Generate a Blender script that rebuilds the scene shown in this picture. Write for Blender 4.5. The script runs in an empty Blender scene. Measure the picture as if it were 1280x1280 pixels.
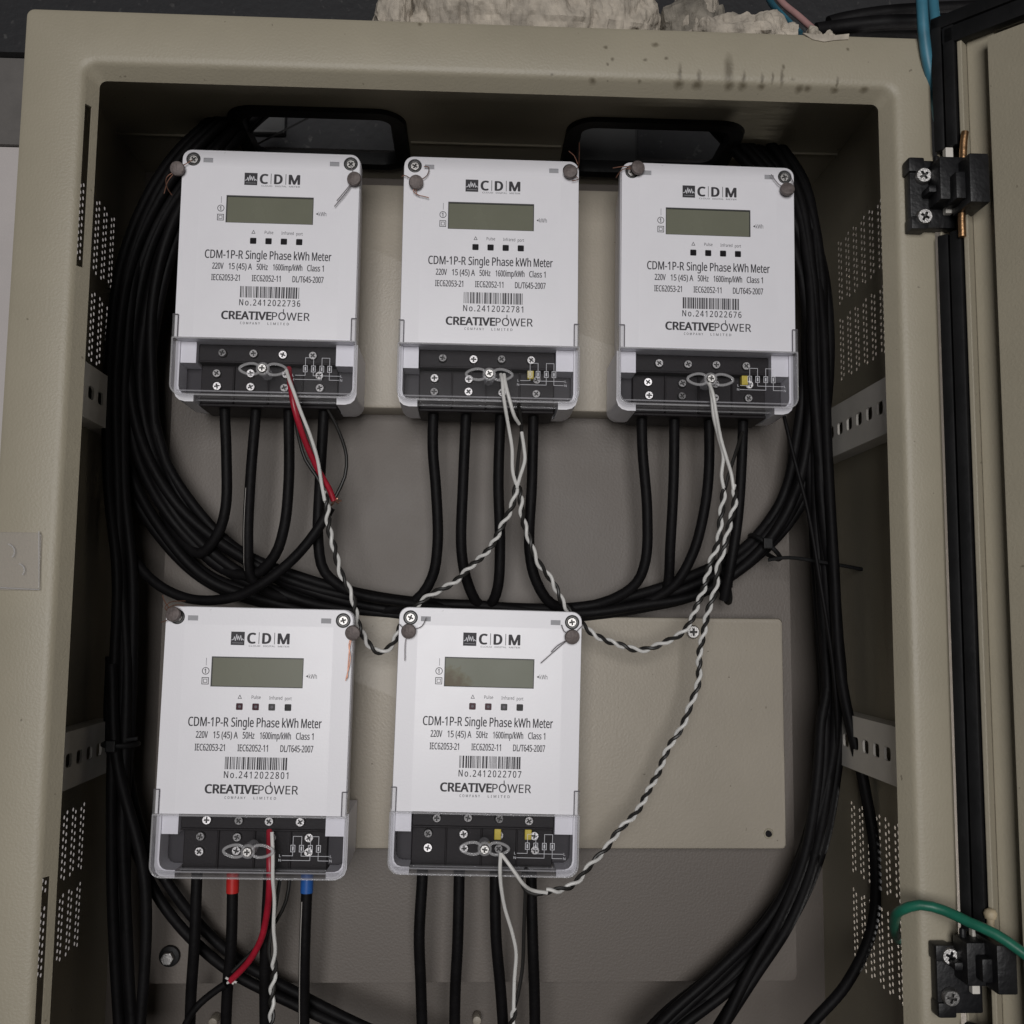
import bpy, bmesh, math, random
import numpy as np
from mathutils import Vector, Matrix
from mathutils.geometry import tessellate_polygon
random.seed(7)
sc = bpy.context.scene
COL = sc.collection

# ------------------------------------------------------------------ camera
CAM = Vector((-0.00603, -0.5452, 0.01286))
PITCH, ROLL, YAW, FPX = math.radians(5.862), math.radians(0.566), math.radians(2.348), 1281.3
_f = Vector((math.sin(YAW)*math.cos(PITCH), math.cos(YAW)*math.cos(PITCH), math.sin(PITCH)))
_r = Vector((math.cos(YAW), -math.sin(YAW), 0)); _u = _r.cross(_f)
_r2 = math.cos(ROLL)*_r + math.sin(ROLL)*_u; _u2 = -math.sin(ROLL)*_r + math.cos(ROLL)*_u
cd = bpy.data.cameras.new('camera'); cam = bpy.data.objects.new('camera', cd); COL.objects.link(cam)
M3 = Matrix((_r2, _u2, -_f)).transposed()
cam.matrix_world = Matrix.Translation(CAM) @ M3.to_4x4()
cd.sensor_width = 36; cd.lens = 36*FPX/1280; cd.clip_start = 0.01; cd.clip_end = 100
sc.camera = cam

def ray(px, py): return _f + _r2*((px-640)/FPX) - _u2*((py-640)/FPX)
def P(px, py, Y):
    d = ray(px, py); return CAM + d*((Y-CAM.y)/d.y)
def PZ(px, py, Z):
    d = ray(px, py); return CAM + d*((Z-CAM.z)/d.z)

# ------------------------------------------------------------------ world, lamps, exposure
w = bpy.data.worlds.new('World'); sc.world = w; w.use_nodes = True
bg = w.node_tree.nodes['Background']; bg.inputs[0].default_value = (0.95, 0.97, 1.0, 1); bg.inputs[1].default_value = 0.035
def area(name, loc, target, size, power, color=(1, 1, 1), sy=None):
    l = bpy.data.lights.new(name, 'AREA'); l.energy = power; l.size = size; l.color = color
    if sy: l.shape = 'RECTANGLE'; l.size_y = sy
    o = bpy.data.objects.new(name, l); COL.objects.link(o); o.location = loc
    o.rotation_euler = (Vector(target)-Vector(loc)).to_track_quat('-Z', 'Y').to_euler()
    return o
area('window_light', (-0.12, -2.3, 0.16), (0, 0.1, 0.03), .95, 37.5, (1.0, 0.98, 0.97), 1.1)
area('side_light', (1.0, 0.11, -0.62), (.30, .2, -.2), .16, 11, (1.0, 0.98, 0.95))
sc.view_settings.view_transform = 'Standard'; sc.view_settings.look = 'None'
sc.view_settings.exposure = 0; sc.view_settings.gamma = 1
sc.render.engine = 'CYCLES'; sc.cycles.use_denoising = True; sc.cycles.max_bounces = 10; sc.cycles.transparent_max_bounces = 24

# ------------------------------------------------------------------ materials
MAT = {}
def mat(name, col, rough=.5, metal=0, bump=0, bscale=400, var=0, vscale=30, spec=.5, coat=0, stretch=None, speck=0):
    m = bpy.data.materials.new(name); m.use_nodes = True; nt = m.node_tree; N = nt.nodes; L = nt.links
    b = N['Principled BSDF']; b.inputs['Base Color'].default_value = (*col, 1); b.inputs['Roughness'].default_value = rough
    b.inputs['Metallic'].default_value = metal; b.inputs['Specular IOR Level'].default_value = spec
    if coat: b.inputs['Coat Weight'].default_value = coat; b.inputs['Coat Roughness'].default_value = .15
    tc = N.new('ShaderNodeTexCoord'); src = tc.outputs['Object']
    if stretch:
        mp = N.new('ShaderNodeMapping'); mp.inputs['Scale'].default_value = stretch; L.new(src, mp.inputs[0]); src = mp.outputs[0]
    if var:
        n = N.new('ShaderNodeTexNoise'); n.inputs['Scale'].default_value = vscale; n.inputs['Detail'].default_value = 8; n.inputs['Roughness'].default_value = .65
        L.new(src, n.inputs['Vector'])
        r = N.new('ShaderNodeValToRGB'); r.color_ramp.elements[0].position = .3; r.color_ramp.elements[1].position = .72
        r.color_ramp.elements[0].color = (*[c*(1-var) for c in col], 1); r.color_ramp.elements[1].color = (*[min(1, c*(1+var)) for c in col], 1)
        L.new(n.outputs['Fac'], r.inputs[0]); L.new(r.outputs[0], b.inputs['Base Color'])
        mr = N.new('ShaderNodeMapRange'); mr.inputs['To Min'].default_value = max(0, rough-.1); mr.inputs['To Max'].default_value = min(1, rough+.12)
        L.new(n.outputs['Fac'], mr.inputs[0]); L.new(mr.outputs[0], b.inputs['Roughness'])
    if bump:
        n2 = N.new('ShaderNodeTexNoise'); n2.inputs['Scale'].default_value = bscale; n2.inputs['Detail'].default_value = 3
        L.new(src, n2.inputs['Vector'])
        bp = N.new('ShaderNodeBump'); bp.inputs['Strength'].default_value = bump; bp.inputs['Distance'].default_value = .001
        L.new(n2.outputs['Fac'], bp.inputs['Height']); L.new(bp.outputs[0], b.inputs['Normal'])
    if speck:
        n3 = N.new('ShaderNodeTexNoise'); n3.inputs['Scale'].default_value = 210; n3.inputs['Detail'].default_value = 2; L.new(src, n3.inputs['Vector'])
        r3 = N.new('ShaderNodeMapRange'); r3.inputs['From Min'].default_value = .735; r3.inputs['From Max'].default_value = .77; r3.inputs['To Max'].default_value = speck; L.new(n3.outputs['Fac'], r3.inputs[0])
        mx = N.new('ShaderNodeMix'); mx.data_type = 'RGBA'; L.new(r3.outputs[0], mx.inputs[0]); mx.inputs[7].default_value = (.06, .045, .03, 1)
        fr_ = b.inputs['Base Color'].links[0].from_socket if b.inputs['Base Color'].links else None
        if fr_: L.new(fr_, mx.inputs[6])
        else: mx.inputs[6].default_value = (*col, 1)
        L.new(mx.outputs[2], b.inputs['Base Color'])
    MAT[name] = m; return m
BEIGE = (.312, .280, .212)
mat('paint', BEIGE, .48, bump=.2, bscale=700, var=.075, vscale=9, speck=.5)
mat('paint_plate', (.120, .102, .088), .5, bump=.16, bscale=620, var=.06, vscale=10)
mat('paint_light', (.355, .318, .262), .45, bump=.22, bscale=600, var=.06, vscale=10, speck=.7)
mat('white_rail', (.62, .59, .54), .45, bump=.1, var=.08, vscale=25)
mat('meter_white', (.765, .755, .795), .36, bump=.05, bscale=900, var=.03, vscale=9, speck=.35)
mat('label_white', (.785, .775, .815), .30, bump=.03, bscale=700, var=.025, vscale=14, speck=.3)
mat('block_black', (.012, .0095, .0105), .5, spec=.2, bump=.12, bscale=900, var=.25, vscale=60)
mat('recess_dark', (.032, .029, .033), .5, spec=.25, var=.2, vscale=50)
mat('cable', (.006, .0055, .006), .55, spec=.13, bump=.25, bscale=300, var=.35, vscale=60)
mat('rubber', (.006, .006, .0065), .55, spec=.3, bump=.25, bscale=200, var=.4, vscale=40)
mat('hinge_black', (.006, .006, .007), .45, bump=.3, bscale=350, var=.5, vscale=70, spec=.35)
mat('lcd', (.165, .168, .128), .25, var=.06, vscale=18, spec=.13)
mat('lcd_stain', (.125, .108, .058), .22, var=.35, vscale=120)
mat('lcd_rim', (.03, .03, .03), .5)
mat('ink', (.022, .02, .026), .6)
mat('ink_grey', (.13, .12, .14), .6)
mat('ink_white', (.62, .62, .66), .6)
mat('win_black', (.012, .011, .013), .3, spec=.12)
mat('win_red', (.045, .006, .014), .3, spec=.12)
mat('win_grey', (.05, .05, .052), .3, spec=.12)
mat('screw', (.44, .43, .42), .42, metal=1, bump=.2, bscale=1200, var=.12, vscale=200)
mat('screw_slot_shade', (.05, .048, .045), .6)
mat('screw_dark', (.10, .10, .10), .45, metal=.7, var=.4, vscale=200)
mat('slot_grey', (.33, .33, .35), .6)
mat('lead', (.15, .125, .12), .6, metal=.25, bump=.5, bscale=500, var=.35, vscale=300)
mat('copper', (.30, .155, .11), .38, metal=.8, var=.25, vscale=200)
mat('grey_wire', (.22, .20, .21), .5, metal=.4)
mat('brass', (.42, .25, .13), .38, metal=1, bump=.3, bscale=300, var=.3, vscale=120)
mat('wire_white', (.66, .65, .63), .45, var=.08, vscale=80)
mat('pale_stripe', (.30, .28, .26), .5)
mat('pin_pale', (.40, .33, .22), .55, bump=.3, var=.3, vscale=150)
mat('screw_dull', (.24, .235, .23), .5, metal=1, bump=.3, bscale=900, var=.35, vscale=300)
mat('wire_black', (.012, .011, .010), .45)
mat('red', (.33, .012, .028), .35, var=.25, vscale=90)
mat('red_tape', (.48, .02, .018), .4, var=.1, vscale=90)
mat('blue_tape', (.018, .10, .36), .4, var=.1, vscale=90)
mat('yellow', (.60, .47, .05), .5, var=.15, vscale=150)
mat('green', (.010, .125, .078), .42, bump=.2, bscale=150, var=.3, vscale=50)
mat('blue_cable', (.045, .17, .24), .45, var=.25, vscale=60)
mat('pink_cable', (.40, .23, .22), .5, var=.2, vscale=60)
mat('plaster', (.41, .365, .305), .95, bump=1.0, bscale=160, var=.42, vscale=60)
mat('mortar', (.20, .18, .15), .95, bump=1.0, bscale=220, var=.45, vscale=80)
mat('wall_pale', (.50, .465, .455), .8, bump=.4, bscale=90, var=.06, vscale=12)
mat('wall_grey', (.12, .112, .106), .85, bump=.6, bscale=120, var=.2, vscale=25)
mat('steel_grey', (.05, .05, .05), .6, var=.2, vscale=40)

# dark upper wall band with pale specks
m = mat('band_dark', (.012, .012, .014), .7, bump=.6, bscale=150)
nt = m.node_tree; N = nt.nodes; L = nt.links
tc = N.new('ShaderNodeTexCoord'); n = N.new('ShaderNodeTexNoise'); n.inputs['Scale'].default_value = 170; n.inputs['Detail'].default_value = 4
L.new(tc.outputs['Object'], n.inputs['Vector'])
r = N.new('ShaderNodeValToRGB'); r.color_ramp.elements[0].position = .63; r.color_ramp.elements[1].position = .78
r.color_ramp.elements[0].color = (.014, .014, .016, 1); r.color_ramp.elements[1].color = (.07, .068, .066, 1)
L.new(n.outputs['Fac'], r.inputs[0]); L.new(r.outputs[0], N['Principled BSDF'].inputs['Base Color'])

# clear plastic: see-through sheet with a surface gloss and a trace of haze
def clear(name, tint, haze, refl):
    m = bpy.data.materials.new(name); m.use_nodes = True; nt = m.node_tree; N = nt.nodes; L = nt.links
    for x in list(N):
        if x.type != 'OUTPUT_MATERIAL': N.remove(x)
    out = [x for x in N if x.type == 'OUTPUT_MATERIAL'][0]
    t = N.new('ShaderNodeBsdfTransparent'); t.inputs[0].default_value = (*tint, 1)
    d = N.new('ShaderNodeBsdfDiffuse'); d.inputs[0].default_value = (.8, .79, .80, 1)
    g = N.new('ShaderNodeBsdfGlossy'); g.inputs['Roughness'].default_value = .12
    m1 = N.new('ShaderNodeMixShader'); m1.inputs[0].default_value = haze
    L.new(t.outputs[0], m1.inputs[1]); L.new(d.outputs[0], m1.inputs[2])
    fr = N.new('ShaderNodeFresnel'); fr.inputs[0].default_value = 1.49
    mu = N.new('ShaderNodeMath'); mu.operation = 'MULTIPLY'; mu.inputs[1].default_value = refl; mu.use_clamp = True
    L.new(fr.outputs[0], mu.inputs[0])
    m2 = N.new('ShaderNodeMixShader'); L.new(mu.outputs[0], m2.inputs[0]); L.new(m1.outputs[0], m2.inputs[1]); L.new(g.outputs[0], m2.inputs[2])
    L.new(m2.outputs[0], out.inputs['Surface']); MAT[name] = m
clear('clear', (.97, .97, .98), .004, .03)
clear('clear_rim', (.93, .93, .94), .24, .5)
clear('clear_side', (.97, .97, .97), .06, .3)
clear('tape', (.95, .94, .93), .10, .3)

# ------------------------------------------------------------------ mesh helpers
class MB:
    def __init__(s): s.v = []; s.f = []
    def add(s, vs, fs):
        k = len(s.v); s.v += [tuple(v) for v in vs]; s.f += [tuple(i+k for i in f) for f in fs]; return s
    def box(s, x0, x1, y0, y1, z0, z1):
        return s.add([(x, y, z) for x in (x0, x1) for y in (y0, y1) for z in (z0, z1)],
                     [(0, 1, 3, 2), (4, 6, 7, 5), (0, 4, 5, 1), (2, 3, 7, 6), (0, 2, 6, 4), (1, 5, 7, 3)])
    def tube(s, pts, r, n=10, cap=True, closed=False, sy=1.0):
        pts = [Vector(p) for p in pts]; m = len(pts); vs = []; fs = []
        def tan(i):
            if closed: return (pts[(i+1) % m]-pts[i-1]).normalized()
            return (pts[min(i+1, m-1)]-pts[max(i-1, 0)]).normalized()
        t = tan(0); a = Vector((0, 0, 1)) if abs(t.z) < .9 else Vector((0, 1, 0)); nn = t.cross(a).normalized()
        for i in range(m):
            t = tan(i); nn = (nn - t*nn.dot(t)).normalized(); b = t.cross(nn)
            rr = r[i] if isinstance(r, (list, tuple)) else r
            for k in range(n):
                an = 2*math.pi*k/n; vs.append(pts[i]+nn*(rr*math.cos(an))+b*(rr*sy*math.sin(an)))
        for i in range(m if closed else m-1):
            j = (i+1) % m
            for k in range(n):
                l = (k+1) % n; fs.append((i*n+k, j*n+k, j*n+l, i*n+l))
        if cap and not closed: fs += [tuple(range(n)), tuple(reversed(range((m-1)*n, m*n)))]
        return s.add(vs, fs)
    def cyl(s, c, ax, r, h, n=20, r2=None, bev=0):
        c = Vector(c); ax = Vector(ax).normalized(); r2 = r if r2 is None else r2
        if bev: return s.tube([c, c+ax*bev*.3, c+ax*bev, c+ax*(h-bev), c+ax*(h-bev*.3), c+ax*h], [r-bev, r-bev*.3, r, r2, r2-bev*.3, r2-bev], n)
        return s.tube([c, c+ax*h], [r, r2], n)
    def plate(s, outer, holes, T, y0, y1):
        # outline with holes in 2D, extruded between y0 and y1; T(a,b,y) -> 3D
        loops = [outer]+holes; flat = [p for l in loops for p in l]
        tris = tessellate_polygon([[Vector((p[0], p[1], 0)) for p in l] for l in loops])
        nv = len(flat); vs = [T(p[0], p[1], y0) for p in flat]+[T(p[0], p[1], y1) for p in flat]
        fs = [tuple(t) for t in tris]+[tuple(i+nv for i in reversed(t)) for t in tris]
        k = 0
        for l in loops:
            m = len(l)
            for i in range(m):
                j = (i+1) % m; fs.append((k+i, k+j, k+nv+j, k+nv+i))
            k += m
        return s.add(vs, fs)
    def loft(s, rings, close_first=False, close_last=False, skip=None):
        n = len(rings[0]); vs = [p for r in rings for p in r]; fs = []
        for i in range(len(rings)-1):
            for k in range(n):
                if skip and skip(i, k): continue
                l = (k+1) % n; fs.append((i*n+k, i*n+l, (i+1)*n+l, (i+1)*n+k))
        if close_first: fs.append(tuple(reversed(range(n))))
        if close_last: fs.append(tuple(range((len(rings)-1)*n, len(rings)*n)))
        return s.add(vs, fs)
    def data(s, name, m, smooth=False, bevel=0, seg=2):
        me = bpy.data.meshes.new(name); me.from_pydata(s.v, [], s.f)
        bm = bmesh.new(); bm.from_mesh(me)
        bmesh.ops.recalc_face_normals(bm, faces=bm.faces)
        if bevel:
            es = [e for e in bm.edges if len(e.link_faces) == 2 and e.calc_face_angle(0) > .6]
            bmesh.ops.bevel(bm, geom=es, offset=bevel, segments=seg, affect='EDGES', profile=.6, clamp_overlap=True)
        if smooth:
            for f in bm.faces: f.smooth = True
            for e in bm.edges:
                if len(e.link_faces) == 2 and e.calc_face_angle(0) > .7: e.smooth = False
        bm.to_mesh(me); bm.free()
        me.materials.append(MAT[m] if isinstance(m, str) else m); return me
    def build(s, name, m, parent=None, **k): return link(name, s.data(name, m, **k), parent)
def link(name, me, parent=None, loc=None, roty=None):
    o = bpy.data.objects.new(name, me); COL.objects.link(o)
    if parent: o.parent = parent
    if loc is not None: o.location = loc
    if roty is not None: o.rotation_euler = (0, roty, 0)
    return o
def tag(o, label, cat, group=None):
    o['label'] = label; o['category'] = cat
    if group: o['group'] = group
    return o
def empty(name, loc=(0, 0, 0)):
    o = bpy.data.objects.new(name, None); COL.objects.link(o); o.location = loc; o.empty_display_size = .02; return o
def rrect(x0, x1, z0, z1, r, n=5):
    # counter-clockwise rounded rectangle; r one radius or four (bl, br, tr, tl)
    rs = [r]*4 if not isinstance(r, (list, tuple)) else r; pts = []
    for (cx, cz, sx, sz, a0, rr) in ((x0, z0, 1, 1, 180, rs[0]), (x1, z0, -1, 1, 270, rs[1]), (x1, z1, -1, -1, 0, rs[2]), (x0, z1, 1, -1, 90, rs[3])):
        if rr < 1e-6: pts.append((cx, cz)); continue
        for k in range(n+1):
            a = math.radians(a0+90*k/n); pts.append((cx+sx*rr+rr*math.cos(a), cz+sz*rr+rr*math.sin(a)))
    return pts
def circ(x, z, r, n=20): return [(x+r*math.cos(2*math.pi*k/n), z+r*math.sin(2*math.pi*k/n)) for k in range(n)]
def spline(pts, step=.004):
    pts = [Vector(p) for p in pts]; q = [pts[0]*2-pts[1]]+pts+[pts[-1]*2-pts[-2]]; out = []
    for i in range(1, len(q)-2):
        p0, p1, p2, p3 = q[i-1:i+3]; d = max(2, int((p2-p1).length/step))
        t01 = max((p1-p0).length, 1e-6)**.5; t12 = max((p2-p1).length, 1e-6)**.5; t23 = max((p3-p2).length, 1e-6)**.5
        m1 = (p2-p1)+t12*((p1-p0)/t01-(p2-p0)/(t01+t12)); m2 = (p2-p1)+t12*((p3-p2)/t23-(p3-p1)/(t12+t23))
        for k in range(d):
            t = k/d; out.append((2*t**3-3*t*t+1)*p1+(t**3-2*t*t+t)*m1+(-2*t**3+3*t*t)*p2+(t**3-t*t)*m2)
    out.append(pts[-1]); return out
def pix(l, Y=None):
    return [P(a[0], a[1], a[2] if len(a) > 2 else Y) for a in l]
def mesh_cross_screw(name, r, h, m='screw', slot='screw_slot_shade'):
    # pan head facing -Y with a recessed cross: head is a plate with a cross-shaped hole over a floor coloured dark as shade
    a = r*.56; b = r*.16
    cross = [(-b, -a), (b, -a), (b, -b), (a, -b), (a, b), (b, b), (b, a), (-b, a), (-b, b), (-a, b), (-a, -b), (-b, -b)]
    mb = MB(); T = lambda x, z, y: (x, y, z)
    mb.plate(circ(0, 0, r*.82, 24), [cross], T, -h, -h*.35)
    mb.loft([[(x, 0, z) for x, z in circ(0, 0, r, 24)], [(x, -h*.45, z) for x, z in circ(0, 0, r*.99, 24)], [(x, -h*.8, z) for x, z in circ(0, 0, r*.93, 24)], [(x, -h, z) for x, z in circ(0, 0, r*.82, 24)]])
    mb.add([(x, -h*.36, z) for x, z in circ(0, 0, r*.8, 12)], [tuple(range(12))])
    me = mb.data(name, m, smooth=True); me.materials.append(MAT[slot])
    for p in me.polygons:
        c = p.center
        if len(p.vertices) == 12 or (math.hypot(c.x, c.z) < r*.6 and abs(p.normal.y) < .3): p.material_index = 1
    return me

# ------------------------------------------------------------------ setting behind the cabinet
WY = .222
def zat(px, py, Y): return P(px, py, Y).z
o = MB().box(-1.6, 1.6, WY, WY+.1, -1.2, zat(10, 184, WY)).build('wall', 'wall_pale'); o['kind'] = 'structure'
z1, z2 = zat(10, 184, WY), zat(10, 76, WY)
o = MB().box(-1.6, -.2625, WY-.004, WY+.1, z1+.0005, z2).build('wall_ledge', 'wall_grey'); o['kind'] = 'structure'
o = MB().plate([(-.262, z1+.0005), (1.6, z1+.0005), (1.6, z2+1.2), (-1.6, z2+1.2), (-1.6, z2+.0005), (-.262, z2+.0005)], [], lambda x, z, y: (x, y, z), WY-.012, WY+.1).build('wall_dark_band', 'band_dark'); o['kind'] = 'structure'  # carried down behind the cabinet; its dark colour stands in for shade there

# ------------------------------------------------------------------ cabinet
FX0, FX1, FZ0, FZ1 = -.2216, .2311, -.335, .3144          # opening
OX0, OX1, OZ0, OZ1 = -.2554, .2535, -.372, .3456          # outside
D_BACK = .205; D_LIP = .0215; Y_PLATE = .166; Y_RAISE = .142
cab = tag(empty('electrical_cabinet', (0, 0, OZ0)), 'beige steel electrical cabinet with open door holding five white meters', 'cabinet')
CO = Vector((0, 0, -OZ0))
def cpart(mb, name, m, parent=None, **k):
    mb.v = [(x, y, z-OZ0) for x, y, z in mb.v]
    return mb.build(name, m, parent or cab, **k)

# painted frame with dried drips along the upper fold
pf = MAT['paint'].copy(); pf.name = 'paint_stained'; nt = pf.node_tree; N = nt.nodes; L = nt.links; b = N['Principled BSDF']
tc = N.new('ShaderNodeTexCoord'); base = b.inputs['Base Color'].links[0].from_socket
nz = N.new('ShaderNodeTexNoise'); nz.inputs['Scale'].default_value = 260; nz.inputs['Detail'].default_value = 3
L.new(tc.outputs['Object'], nz.inputs['Vector'])
sub = N.new('ShaderNodeVectorMath'); sub.operation = 'SUBTRACT'; sub.inputs[1].default_value = (.5, .5, .5); L.new(nz.outputs['Color'], sub.inputs[0])
scl = N.new('ShaderNodeVectorMath'); scl.operation = 'SCALE'; scl.inputs['Scale'].default_value = .0022; L.new(sub.outputs[0], scl.inputs[0])
addv = N.new('ShaderNodeVectorMath'); L.new(tc.outputs['Object'], addv.inputs[0]); L.new(scl.outputs[0], addv.inputs[1])
def spot(px, py, rx, rz, Y=0.0):
    p = P(px, py, Y)+CO
    mp = N.new('ShaderNodeVectorMath'); mp.operation = 'SUBTRACT'; mp.inputs[1].default_value = p; L.new(addv.outputs[0], mp.inputs[0])
    sv = N.new('ShaderNodeVectorMath'); sv.operation = 'MULTIPLY'; sv.inputs[1].default_value = (1/rx, .3/rx, 1/rz); L.new(mp.outputs[0], sv.inputs[0])
    ln = N.new('ShaderNodeVectorMath'); ln.operation = 'LENGTH'; L.new(sv.outputs[0], ln.inputs[0])
    mr = N.new('ShaderNodeMapRange'); mr.inputs['From Min'].default_value = 1.5; mr.inputs['From Max'].default_value = .35; L.new(ln.outputs['Value'], mr.inputs[0])
    return mr.outputs[0]
spots = [(757, 59, 1, 1), (766, 74, 1, 1), (759, 80, .8, .8), (806, 75, 1, 1), (833, 73, 1, 1), (819, 56, 1.8, 1.2), (740, 102, 1.6, 1.3), (799, 103, 1, 1),
         (848, 106, 2.4, 1.6), (850, 92, 1, 5), (871, 107, 2.4, 1.6), (874, 97, 1, 4), (911, 108, 2.2, 1.6), (911, 88, 2.2, 8), (928, 108, 2.0, 1.5), (930, 97, .9, 3.6),
         (951, 109, 1.7, 1.2), (953, 99, .9, 3), (979, 84, .9, 1.4), (978, 96, 1, 5), (966, 97, .7, 3), (999, 111, 2.0, 1.4), (1009, 111, 1.8, 1.4), (989, 103, 1.2, .8), (1043, 113, 2.0, 1.0), (1047, 103, .7, 3), (1079, 113, 2.1, 1.2),
         (525, 30, 1.1, 1.1), (1060, 62, .8, .8), (690, 92, .7, .7)]
acc = None
for (px, py, rx, rz) in spots:
    s_ = spot(px, py, rx*.00110, rz*.00100, .0035 if py > 101 and rz < 2.5 else 0)
    if acc is None: acc = s_
    else:
        mx = N.new('ShaderNodeMath'); mx.operation = 'MAXIMUM'; L.new(acc, mx.inputs[0]); L.new(s_, mx.inputs[1]); acc = mx.outputs[0]
mul = N.new('ShaderNodeMath'); mul.operation = 'MULTIPLY'; mul.inputs[1].default_value = .72; L.new(acc, mul.inputs[0])
mix = N.new('ShaderNodeMix'); mix.data_type = 'RGBA'; L.new(mul.outputs[0], mix.inputs[0]); L.new(base, mix.inputs[6]); mix.inputs[7].default_value = (.08, .064, .036, 1)
L.new(mix.outputs[2], b.inputs['Base Color'])
MAT['paint_stained'] = pf

def ring(x0, x1, z0, z1, r, y): return [(x, y, z) for x, z in rrect(x0, x1, z0, z1, r, 5)]
def oring(i, y, r): return ring(OX0+i, OX1-i, OZ0+i, OZ1-i, r, y)
def iring(e, y, r): return ring(FX0-e, FX1+e, FZ0-e, FZ1+e, r, y)
mb = MB()
NR = len(iring(0, 0, .006))
# the left lip between rings 5 and 6 is left open for the slotted strip
left_edge = NR-1
LX, LY = .0052, .0102      # the lip slants inwards to this inset and depth
mb.loft([oring(0, D_BACK, .004), oring(0, .0035, .004), oring(.001, .001, .004), oring(.0035, 0, .004),
         iring(.0046, 0, .010), iring(.0018, .0006, .008), iring(.0003, .0016, .0065), iring(-.0006, .0028, .006), iring(-LX, LY, .004),
         iring(-LX+.0012, LY+.0008, .005), iring(.0008, .0042, .007), iring(.006, .0018, .011), oring(.0014, .0018, .0035)],
        skip=lambda i, k: (i in (7, 9) and k == left_edge))
# slotted strip of the left lip
slots = [(.2000, .2920), (-.245, -.1215)]
zc = sorted([FZ0+.006, FZ1-.006]+[z for s_ in slots for z in s_])
def lip(t, back=0): return (FX0+.0006+t*(LX-.0006)-back*.0009, .0028+t*(LY-.0028)+back*.0008)
def lip_strip(t0, t1, z0, z1):
    pr = [lip(t0), lip(t1), lip(t1, 1), lip(t0, 1)]
    mb.add([(x, y, z) for z in (z0, z1) for x, y in pr], [(0, 1, 2, 3), (7, 6, 5, 4), (0, 4, 5, 1), (1, 5, 6, 2), (2, 6, 7, 3), (3, 7, 4, 0)])
lip_strip(.52, 1, FZ0+.004, FZ1-.004)
for a, c in ((zc[0]-.002, zc[1]), (zc[2], zc[3]), (zc[4], zc[5]+.002)): lip_strip(0, .52, a, c)
cpart(mb, 'front_frame', 'paint_stained', smooth=True)

# side walls with punched vents
def vent_wall(X, ventz, name):
    mb = MB(); T = lambda a, b_, y: (X+y, a, b_)
    Y0, Y1 = .040, .152; holes = []
    for z0, z1 in ventz: holes.append([(Y0, z0), (Y1, z0), (Y1, z1), (Y0, z1)])
    flat = [(.0085, OZ0+.001), (D_BACK+.001, OZ0+.001), (D_BACK+.001, OZ1-.0008), (.0085, OZ1-.0008)]
    loops = [flat]+holes; fl = [p for l in loops for p in l]
    tr = tessellate_polygon([[Vector((p[0], p[1], 0)) for p in l] for l in loops])
    mb.add([T(p[0], p[1], 0) for p in fl], [tuple(t) for t in tr])
    for z0, z1 in ventz:
        nc = 24; cw = (Y1-Y0)/nc; nr = int(round((z1-z0)/.0042)); rh = (z1-z0)/nr
        for c in range(nc):
            a0 = Y0+c*cw; a1 = a0+cw; off = rh/2 if c % 2 else 0
            if c % 3 == 2: mb.add([T(a0, z0, 0), T(a1, z0, 0), T(a1, z1, 0), T(a0, z1, 0)], [(0, 1, 2, 3)]); continue
            zz = z0
            if off: mb.add([T(a0, z0, 0), T(a1, z0, 0), T(a1, z0+off, 0), T(a0, z0+off, 0)], [(0, 1, 2, 3)]); zz = z0+off
            n_ = nr-1 if off else nr
            for k in range(n_):
                b0 = zz+k*rh; b1 = b0+rh; cy, cz = (a0+a1)/2, (b0+b1)/2; R_ = .00120
                oc = [(cy+R_*math.cos(math.pi/8+i*math.pi/4), cz+R_*math.sin(math.pi/8+i*math.pi/4)) for i in range(8)]
                vs = [T(a0, b0, 0), T(a1, b0, 0), T(a1, b1, 0), T(a0, b1, 0)]+[T(p, q, 0) for p, q in oc]
                # corners 0 bl 1 br 2 tr 3 tl ; octagon 4..11 from 22.5 deg ccw
                mb.add(vs, [(1, 2, 4, 11), (2, 5, 4), (2, 3, 6, 5), (3, 7, 6), (3, 0, 8, 7), (0, 9, 8), (0, 1, 10, 9), (1, 11, 10)])
            if off: mb.add([T(a0, z1-off, 0), T(a1, z1-off, 0), T(a1, z1, 0), T(a0, z1, 0)], [(0, 1, 2, 3)])
    return cpart(mb, name, 'paint')
vent_wall(OX0+.0025, [(-.200, -.158), (-.152, -.108), (.174, .222), (.232, .284)], 'side_wall')
vent_wall(OX1-.0025, [(-.212, -.162), (-.154, -.106), (.178, .224), (.232, .280)], 'side_wall')
# outer skin of the frame box would cover the vents: the loft's ring 0-1 is the thin outer return, trim it to 30 mm
fr = bpy.data.objects['front_frame']
bm = bmesh.new(); bm.from_mesh(fr.data)
dead = [f for f in bm.faces if abs(f.normal.x) > .9 and f.calc_area() > .05 and abs(f.calc_center_median().x) > .25]
bmesh.ops.delete(bm, geom=dead, context='FACES_ONLY'); bm.to_mesh(fr.data); bm.free()
for x_ in (OX0+.0005, OX1-.0016): cpart(MB().box(x_, x_+.0011, .0035, .030, OZ0+.004, OZ1-.004), 'side_return', 'paint')
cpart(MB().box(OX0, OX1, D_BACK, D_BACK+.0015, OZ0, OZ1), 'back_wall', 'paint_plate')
cpart(MB().box(OX0+.003, OX1-.003, .009, D_BACK-.0005, OZ0+.002, OZ0+.0035), 'floor_panel', 'paint')
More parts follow.
